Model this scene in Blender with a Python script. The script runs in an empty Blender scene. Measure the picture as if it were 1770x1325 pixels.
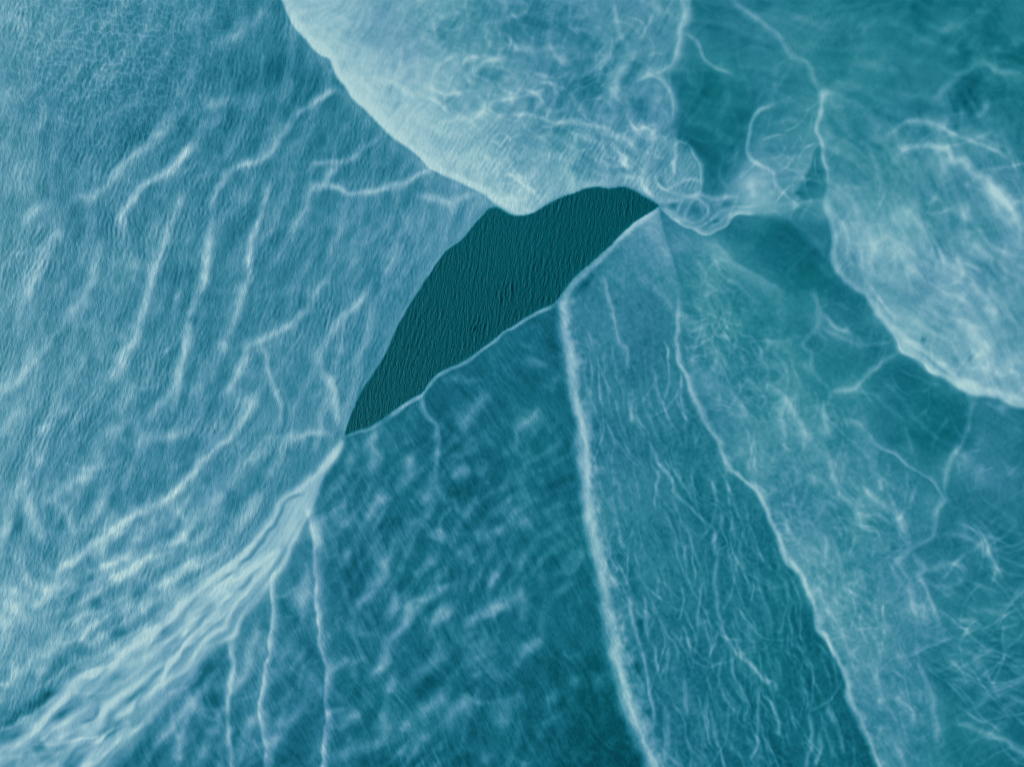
import bpy, math
import numpy as np

# ------------------------------------------------------------------ camera, sky, sun, exposure
PX = 0.05                      # metres of water surface for one photograph pixel
CX, CY = 885.0, 662.5          # the point straight below the drone
sc = bpy.context.scene
cam_data = bpy.data.cameras.new("drone_camera")
cam = bpy.data.objects.new("drone_camera", cam_data)
sc.collection.objects.link(cam)
cam_data.sensor_width = 36.0
cam_data.lens = 24.0
cam.location = (0.0, 0.0, 88.5 * 24.0 / 36.0)   # 59 m up: 88.5 m of water fill the frame
cam.rotation_euler = (0.0, 0.0, 0.0)
cam_data.clip_end = 20000.0
sc.camera = cam

SUN_EL, SUN_AZ = 30.0, 172.0    # azimuth: degrees anticlockwise from +X, where the light comes from
world = bpy.data.worlds.new("World")
sc.world = world
world.use_nodes = True
wn = world.node_tree
sky = wn.nodes.new("ShaderNodeTexSky")
sky.sky_type = 'NISHITA'
sky.sun_disc = False
sky.sun_elevation = math.radians(SUN_EL)
sky.sun_rotation = math.radians(90.0 - SUN_AZ)
wn.links.new(sky.outputs[0], wn.nodes["Background"].inputs[0])
wn.nodes["Background"].inputs[1].default_value = 0.15
sun_data = bpy.data.lights.new("sun", 'SUN')
sun_data.energy = 2.4
sun_data.angle = math.radians(8.0)
sun_data.color = (1.0, 0.98, 0.95)
sun = bpy.data.objects.new("sun", sun_data)
sc.collection.objects.link(sun)
a, e = math.radians(SUN_AZ), math.radians(SUN_EL)
sun.rotation_euler = (0.0, math.radians(90.0) - e, a)
sun.location = (60 * math.cos(a), 60 * math.sin(a), 60)
sc.cycles.filter_width = 1.0
sc.view_settings.view_transform = 'Standard'
sc.view_settings.look = 'None'
sc.view_settings.exposure = 0.3
sc.view_settings.gamma = 1.0
sc.view_settings.use_curve_mapping = False

# ------------------------------------------------------------------ FIELD: how much silt there is where, sky glare included on the left
# x to the right, y downward, in photograph pixels (5 cm each); the silt amount d is 0..1
rng = np.random.default_rng(7)
X0, X1, Y0, Y1, ST = -500.0, -500.0 + 1.6 * 1727, -400.0, -400.0 + 1.6 * 1349, 1.6
gx = np.arange(X0, X1 + 0.1, ST); gy = np.arange(Y0, Y1 + 0.1, ST)
NX, NY = len(gx), len(gy)
GX, GY = np.meshgrid(gx.astype(np.float32), gy.astype(np.float32))
fxx = np.fft.rfftfreq(NX)[None, :]; fyy = np.fft.fftfreq(NY)[:, None]

def blur(a, s):
    s = s / ST
    k = np.exp(-2 * (math.pi * s) ** 2 * (fxx ** 2 + fyy ** 2))
    return np.fft.irfft2(np.fft.rfft2(a) * k, s=a.shape).astype(np.float32)

def spectral(k, seed):
    g = np.random.default_rng(seed)
    z = g.standard_normal(k.shape, dtype=np.float32) + 1j * g.standard_normal(k.shape, dtype=np.float32)
    n = np.fft.irfft2(z * k, s=(NY, NX)).astype(np.float32)
    return n / n.std()

def aniso(angle, s_long, s_cross, seed):
    """smooth noise stretched along an angle (degrees, y down), zero mean, unit variance"""
    t = math.radians(angle); c, s = math.cos(t), math.sin(t)
    u = fxx * c + fyy * s; v = -fxx * s + fyy * c
    k = np.exp(-2 * math.pi ** 2 * ((s_long / ST * u) ** 2 + (s_cross / ST * v) ** 2)); k[0, 0] = 0
    return spectral(k, seed)

def waves(crest, length, fan, band, seed):
    """a field of waves: crests along an angle, wavelength in px, spread of headings in degrees, spread of wavelengths"""
    t = math.radians(crest + 90); f = np.hypot(fxx, fyy) / ST
    dth = np.arctan2(fyy, fxx + 1e-12) - t
    dth = (dth + math.pi / 2) % math.pi - math.pi / 2
    k = np.exp(-((f * length - 1) / band) ** 2 - (dth / math.radians(fan)) ** 2); k[0, 0] = 0
    return spectral(k, seed)

def noise(s, seed):
    return aniso(0, s, s, seed)

def sample(a, x, y):
    i = np.clip((x - X0) / ST, 0, NX - 1.001); j = np.clip((y - Y0) / ST, 0, NY - 1.001)
    i0 = i.astype(np.int32); j0 = j.astype(np.int32); fi = i - i0; fj = j - j0
    return (a[j0, i0] * (1 - fi) + a[j0, i0 + 1] * fi) * (1 - fj) + (a[j0 + 1, i0] * (1 - fi) + a[j0 + 1, i0 + 1] * fi) * fj

def pts(s):
    v = [float(q) for q in s.replace(',', ' ').split()]
    return np.array(v).reshape(-1, 2)

def smooth_line(p, step=4.0):
    """Catmull-Rom through the points, resampled evenly"""
    if len(p) == 1: return p
    q = np.vstack([2 * p[0] - p[1], p, 2 * p[-1] - p[-2]])
    out = []
    for k in range(1, len(q) - 2):
        t = np.linspace(0, 1, 9)[:-1, None]
        a0, a1, a2, a3 = q[k - 1], q[k], q[k + 1], q[k + 2]
        out.append(0.5 * (2 * a1 + (a2 - a0) * t + (2 * a0 - 5 * a1 + 4 * a2 - a3) * t ** 2 + (3 * a1 - a0 - 3 * a2 + a3) * t ** 3))
    out.append(p[-1:]); o = np.vstack(out)
    s = np.concatenate([[0], np.cumsum(np.hypot(*np.diff(o, axis=0).T))])
    n = max(2, int(s[-1] / step) + 1); u = np.linspace(0, s[-1], n)
    return np.stack([np.interp(u, s, o[:, 0]), np.interp(u, s, o[:, 1])], 1)

def inside(poly, x, y):
    """even-odd test on the grid (x, y may be slightly warped, so each edge looks 60 px beyond its own rows)"""
    r = np.zeros(x.shape, bool)
    for (xa, ya), (xb, yb) in zip(poly, np.roll(poly, -1, 0)):
        if ya == yb: continue
        j0 = max(0, int((min(ya, yb) - 60 - Y0) / ST)); j1 = min(NY, int((max(ya, yb) + 60 - Y0) / ST) + 2)
        if j1 <= j0: continue
        xs, ys = x[j0:j1], y[j0:j1]
        r[j0:j1] ^= ((ya > ys) != (yb > ys)) & (xs < (xb - xa) * (ys - ya) / (yb - ya) + xa)
    return r

def spread(rows, power=2.6):
    """smooth surface through control points x, y, value...  (worked out on a coarse grid)"""
    rows = np.array(rows, float); K = 8
    x = np.arange(X0, X1 + K * ST, K * ST); y = np.arange(Y0, Y1 + K * ST, K * ST)
    xx, yy = np.meshgrid(x, y); num = np.zeros(xx.shape); den = np.zeros(xx.shape)
    for px, py, v in rows:
        w = 1.0 / (((xx - px) ** 2 + (yy - py) ** 2) + 900.0) ** (power / 2)
        num += w * v; den += w
    c = num / den
    fx = (GX - X0) / (K * ST); fy = (GY - Y0) / (K * ST)
    i = fx.astype(np.int32); j = fy.astype(np.int32); fx = fx - i; fy = fy - j
    r = (c[j, i] * (1 - fx) + c[j, i + 1] * fx) * (1 - fy) + (c[j + 1, i] * (1 - fx) + c[j + 1, i + 1] * fx) * fy
    return r.astype(np.float32)

def triples(s):
    return np.array([float(q) for q in s.replace(',', ' ').split()]).reshape(-1, 3)

# ---- outlines of the bodies of water
E_POOL_W = "843,362 809,399 797,415 784,427 771,436 756,456 745,471 732,489 712,521 697,548 681,576 671,602 661,620 645,646 632,669 620,688 608,714 602,732 596,754"
E_POOL_S = "1139,357 1121,374 1098,388 1072,407 1054,425 1034,440 1016,456 1000,469 988,484 977,499 960,521 942,530 906,548 885,564 850,589 820,610 794,625 761,643 745,658 732,678 712,688 684,706 661,722 637,737 614,745 596,754"
E_POOL_N = "843,362 858,361 872,369 890,375 910,372 940,358 970,343 1000,330 1025,325 1050,328 1075,325 1095,333 1120,346 1139,357"
E_U_W = "380,-420 430,-200 460,-60 489,10 502,33 517,55 535,80 550,94 568,105 576,126 584,141 597,154 609,172 630,192 650,210 666,228 679,241 697,254 717,267 732,280 743,292 768,305 799,321 825,336 846,350 858,361"
E_U_E = "1240,-420 1205,-100 1197,0 1196,33 1188,56 1178,85 1167,108 1152,126 1144,133 1157,151 1162,174 1162,205 1161,223 1175,240 1190,249 1203,264 1214,282 1216,308 1217,328 1224,341"
E_B_W = "594,757 578,770 558,793 537,816 509,845 484,873 466,899 440,927 421,945 395,968 346,1010 313,1031 295,1054 257,1080 218,1105 180,1136 128,1162 110,1195 85,1214 51,1247 0,1264 -150,1340 -520,1500"
E_B_E = "594,757 592,772 579,793 563,818 553,842 545,867 537,893 525,912 512,944 494,978 476,1002 450,1034 431,1054 418,1077 410,1102 398,1107 380,1113 359,1131 344,1157 331,1175 316,1188 290,1211 262,1239 249,1257 231,1285 205,1311 190,1325 130,1400 -100,1740"
RIDGE1 = "977,515 975,533 976,553 979,587 983,612 988,638 991,665 993,698 998,732 1002,763 1008,801 1013,840 1020,878 1026,917 1031,955 1038,990 1044,1018 1052,1054 1057,1088 1065,1118 1071,1149 1078,1180 1088,1211 1098,1242 1108,1272 1119,1301 1127,1325 1160,1400 1290,1740"
RIDGE2 = "1170,480 1170,504 1170,548 1172,587 1175,612 1180,638 1188,662 1198,688 1211,719 1221,742 1237,768 1252,796 1262,816 1278,829 1301,847 1316,868 1324,886 1333,906 1346,932 1358,958 1374,978 1383,992 1392,1016 1407,1047 1417,1075 1428,1100 1438,1129 1453,1159 1461,1185 1471,1213 1484,1242 1497,1270 1507,1298 1518,1325 1560,1420 1700,1740"
E_Q_W = "1420,154 1419,169 1413,190 1403,213 1402,231 1409,249 1417,277 1423,308 1426,334 1423,358 1429,381 1433,407 1434,433 1441,463 1451,481 1464,497 1487,512 1500,533 1518,551 1533,571 1546,589 1559,606 1577,617 1602,635 1620,648 1638,661 1661,673 1689,683 1720,691 1741,698 1770,709 1900,760 2290,900"
rev = lambda p: p[::-1]
P = {k: pts(v) for k, v in dict(pw=E_POOL_W, ps=E_POOL_S, pn=E_POOL_N, uw=E_U_W, ue=E_U_E, bw=E_B_W, be=E_B_E, r1=RIDGE1, r2=RIDGE2, qw=E_Q_W).items()}
P = {k: smooth_line(v, 5.0) for k, v in P.items()}
V = np.vstack
KINK = int(np.argmin(np.hypot(P['ps'][:, 0] - 972, P['ps'][:, 1] - 506)))
ZONES = {
    'S': pts("-600,-500 2400,-500 2400,1800 -600,1800"),
    'T': V([pts("1240,-420 1300,-420 2290,-420 2290,130"), pts("1770,135 1740,126 1713,112 1687,113 1655,140 1610,185 1560,215 1500,190 1420,160"), pts("1300,272 1275,300 1250,330 1235,338 1224,341"), rev(P['ue'])]),
    'J': pts("1139,357 1152,371 1183,386 1205,400 1221,407 1244,399 1267,381 1283,371 1306,371 1340,375 1375,390 1400,425 1430,446 1432,400 1424,360 1428,336 1420,290 1408,250 1404,225 1418,165 1395,150 1350,165 1330,180 1313,192 1301,218 1294,251 1298,272 1275,300 1250,330 1234,341 1216,337 1188,343 1160,347"),
    'R': V([P['r2'], pts("1640,1740 1640,1330 1628,1295 1618,1278 1612,1229 1610,1203 1600,1175 1589,1149 1600,1125 1646,1103 1623,1082 1600,1010 1590,985 1579,950 1618,883 1632,861 1618,840 1595,822 1569,804 1543,786 1520,770 1480,700 1435,683 1390,640 1330,560 1280,500 1221,409 1183,386 1150,385")]),
    'N': V([pts("1139,357 1150,400"), P['r2'], P['r1'][::-1], rev(P['ps'][:KINK])]),
    'M': V([P['r1'], pts("1290,1740 -100,1740"), rev(P['be']), rev(P['ps'][KINK:])]),
    'Q': V([P['qw'], pts("2290,130 1770,135 1740,126 1713,112 1687,113 1655,140 1610,185 1560,215 1500,190")]),
    'U': V([P['uw'], P['pn'][4:], pts("1160,347 1188,343 1216,337"), rev(P['ue'])]),
    'A': V([P['uw'], rev(P['pw'])[::-1], P['bw'], pts("-520,1740 -520,-420")]),
    'B': V([P['bw'], pts("-520,1740"), rev(P['be'])]),
    'W': V([P['pw'], rev(P['ps']), rev(P['pn'])]),
}
# silt amount at control points of each body (A's also carries painted sky glare), then its tint (0 blue-grey, 1 green-teal)
BASE = {
    'A': "0,0,.59 120,30,.57 200,0,.55 60,90,.57 400,30,.50 480,60,.47 100,150,.55 300,150,.51 450,130,.46 520,130,.45 560,200,.46 640,270,.47 720,320,.50 800,350,.55 0,300,.57 150,300,.53 300,330,.50 450,350,.49 600,400,.51 720,420,.55 770,400,.56 0,500,.57 150,500,.52 300,500,.50 420,500,.50 560,560,.51 650,560,.55 0,700,.58 150,700,.54 300,700,.52 450,700,.52 560,720,.55 0,900,.56 150,900,.54 300,900,.52 450,830,.52 520,780,.53 0,1050,.58 150,1040,.55 300,980,.53 0,1200,.58 100,1150,.56",  # left sheet: real silt plus reflected sky brightness put into the colour
    'B': "580,780,.74 540,850,.69 500,900,.68 440,970,.67 400,1060,.66 330,1090,.64 250,1150,.63 150,1220,.60 50,1290,.60 200,1300,.62 0,1325,.62",
    'U': "520,0,.75 560,60,.75 600,110,.76 680,205,.78 620,160,.78 740,250,.78 820,300,.78 650,60,0.650 700,0,0.620 640,170,.76 700,150,.71 700,230,.78 760,280,.78 830,310,0.760 880,355,0.780 780,60,0.600 850,20,0.525 920,50,0.495 850,130,0.565 780,200,0.670 850,230,0.625 900,280,0.660 960,310,0.680 1050,290,0.650 950,200,0.575 1000,140,0.485 1000,60,0.515 1080,40,0.535 1140,60,0.505 1170,10,0.565 1100,120,0.515 1080,180,0.525 1130,180,0.545 1130,250,0.575 1180,290,0.570 1100,310,0.620",
    'T': "1220,20,0.440 1260,60,0.430 1200,100,0.420 1240,150,0.420 1200,200,0.410 1260,220,0.400 1230,290,0.430 1280,120,0.468 1340,120,0.508 1460,185,0.518 1530,200,0.518 1600,180,0.478 1380,60,0.498 1300,20,0.478 1450,60,0.478 1500,130,0.498 1560,60,0.448 1620,30,0.413 1680,80,0.418 1740,30,0.438 1750,100,0.393 1600,140,0.478 1400,300,0.468 1330,330,0.518",
    'J': "1165,360,.58 1180,365,.54 1220,368,.53 1245,375,.54 1280,352,.59 1330,345,.59 1310,300,.57 1310,240,.50 1350,200,.48 1390,200,.50 1360,260,.55 1360,300,.57 1400,360,.54 1400,400,.46 1420,430,.46",
    'Q': "1440,200,.51 1470,195,.51 1530,215,.51 1480,230,.53 1540,290,.52 1600,320,.56 1660,180,.45 1640,150,.45 1720,200,.45 1760,170,.44 1740,240,.47 1680,230,.48 1600,230,.52 1740,330,.58 1690,290,.53 1500,300,.53 1440,290,.55 1450,360,.64 1480,420,.65 1560,360,.60 1620,370,.55 1700,400,.57 1760,420,.60 1560,440,.64 1640,480,.63 1720,480,.59 1500,490,.63 1560,520,.62 1640,560,.62 1720,560,.61 1770,600,.62 1600,600,.66 1680,640,.65 1740,670,.72",
    'N': "1132,375,.63 1140,400,.61 1110,420,.53 1150,430,.58 1060,450,.50 1100,480,.49 1010,520,.47 1060,560,.49 1030,620,.46 1120,560,.51 1150,620,.48 1080,680,.47 1130,740,.47 1050,760,.48 1190,760,.45 1100,850,.49 1200,850,.45 1270,850,.46 1150,950,.46 1250,950,.43 1320,930,.42 1110,1020,.44 1200,1050,.44 1300,1040,.43 1380,1060,.40 1390,1120,.395 1150,1150,.44 1250,1180,.44 1350,1180,.42 1430,1180,.39 1160,1280,.43 1280,1290,.43 1400,1290,.40 1480,1300,.38",
    'M': "920,580,0.430 850,640,0.420 950,640,0.410 760,700,0.420 650,770,0.430 850,720,0.420 950,740,0.400 600,820,0.450 700,850,0.410 800,850,0.410 900,830,0.420 980,850,0.390 560,900,0.450 650,950,0.420 750,980,0.420 850,970,0.440 960,950,0.410 500,1000,0.470 520,1080,0.430 600,1050,0.420 700,1080,0.420 800,1070,0.420 900,1040,0.430 1000,1060,0.380 430,1150,0.440 520,1180,0.420 620,1180,0.390 720,1200,0.390 820,1150,0.400 920,1130,0.400 1020,1160,0.340 350,1200,0.420 300,1270,0.430 400,1270,0.390 500,1280,0.390 620,1290,0.370 740,1290,0.390 850,1270,0.390 940,1260,0.380 1030,1280,0.320 1070,1310,0.310",
    'R': "1165,395,.60 1180,410,.56 1200,450,.54 1240,500,.52 1200,560,.53 1260,560,.50 1300,640,.50 1220,660,.54 1250,720,.55 1320,700,.50 1300,790,.57 1360,760,.54 1340,850,.56 1400,850,.54 1400,930,.57 1460,760,.50 1460,900,.52 1520,830,.47 1550,880,.49 1590,850,.48 1500,960,.53 1440,1000,.56 1500,1040,.53 1560,1040,.54 1580,1100,.57 1480,1120,.57 1540,1110,.54 1500,1200,.53 1550,1170,.49 1580,1220,.49 1540,1280,.52 1590,1300,.46",
    'S': "1250,430,.44 1300,420,.43 1350,400,.40 1400,460,.39 1300,480,.48 1350,520,.48 1290,560,.46 1340,580,.46 1440,500,.42 1480,540,.45 1510,580,.45 1440,570,.46 1400,620,.45 1460,640,.42 1560,650,.42 1620,690,.40 1580,720,.42 1500,720,.46 1640,740,.37 1620,800,.40 1480,680,.46 1700,720,.45 1750,740,.46 1690,800,.47 1750,820,.47 1660,870,.46 1740,900,.45 1650,950,.44 1720,1000,.43 1640,1040,.46 1700,1080,.46 1760,1060,.40 1650,1130,.48 1620,1170,.42 1720,1140,.43 1690,1190,.43 1640,1220,.41 1740,1230,.41 1660,1290,.40 1740,1300,.40 1620,1320,.41",
    'W': "1100,345,.33 1000,400,.335 900,420,.345 850,450,.345 800,520,.34 900,520,.33 720,640,.34 640,720,.34",
}
TINT = "0,0,.15 120,60,.1 0,500,.3 300,300,.15 500,150,.1 600,400,.05 300,800,.15 0,1000,.3 200,1200,.25 450,950,.35 560,60,.5 750,270,.55 850,340,.6 800,100,.5 950,100,.3 1050,60,.3 950,250,.7 1100,180,.15 1150,280,.5 1250,180,1 1240,330,.5 1300,330,.25 1400,200,.7 1400,60,.8 1500,130,1 1650,80,1 1750,80,1 1500,260,.8 1620,200,.8 1700,330,.5 1500,420,.5 1650,500,.5 1720,660,.55 1350,400,.9 1400,480,1 1450,560,.6 1300,560,1 1230,480,.8 1450,650,.9 1620,720,1 1100,400,.35 1060,560,.25 1030,800,.4 1150,700,.4 1150,950,.5 1300,700,.7 1350,850,.6 1450,1000,.65 1550,850,.6 1700,800,.4 1650,950,.6 1720,1150,.7 1550,1200,.5 1650,1280,.7 1380,1150,.8 1250,1150,.6 1150,1250,.4 900,600,.4 700,800,.3 800,1000,.35 600,1000,.2 500,1200,.1 800,1200,.3 1000,1200,.5 900,1300,.3 380,1250,.05"

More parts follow.
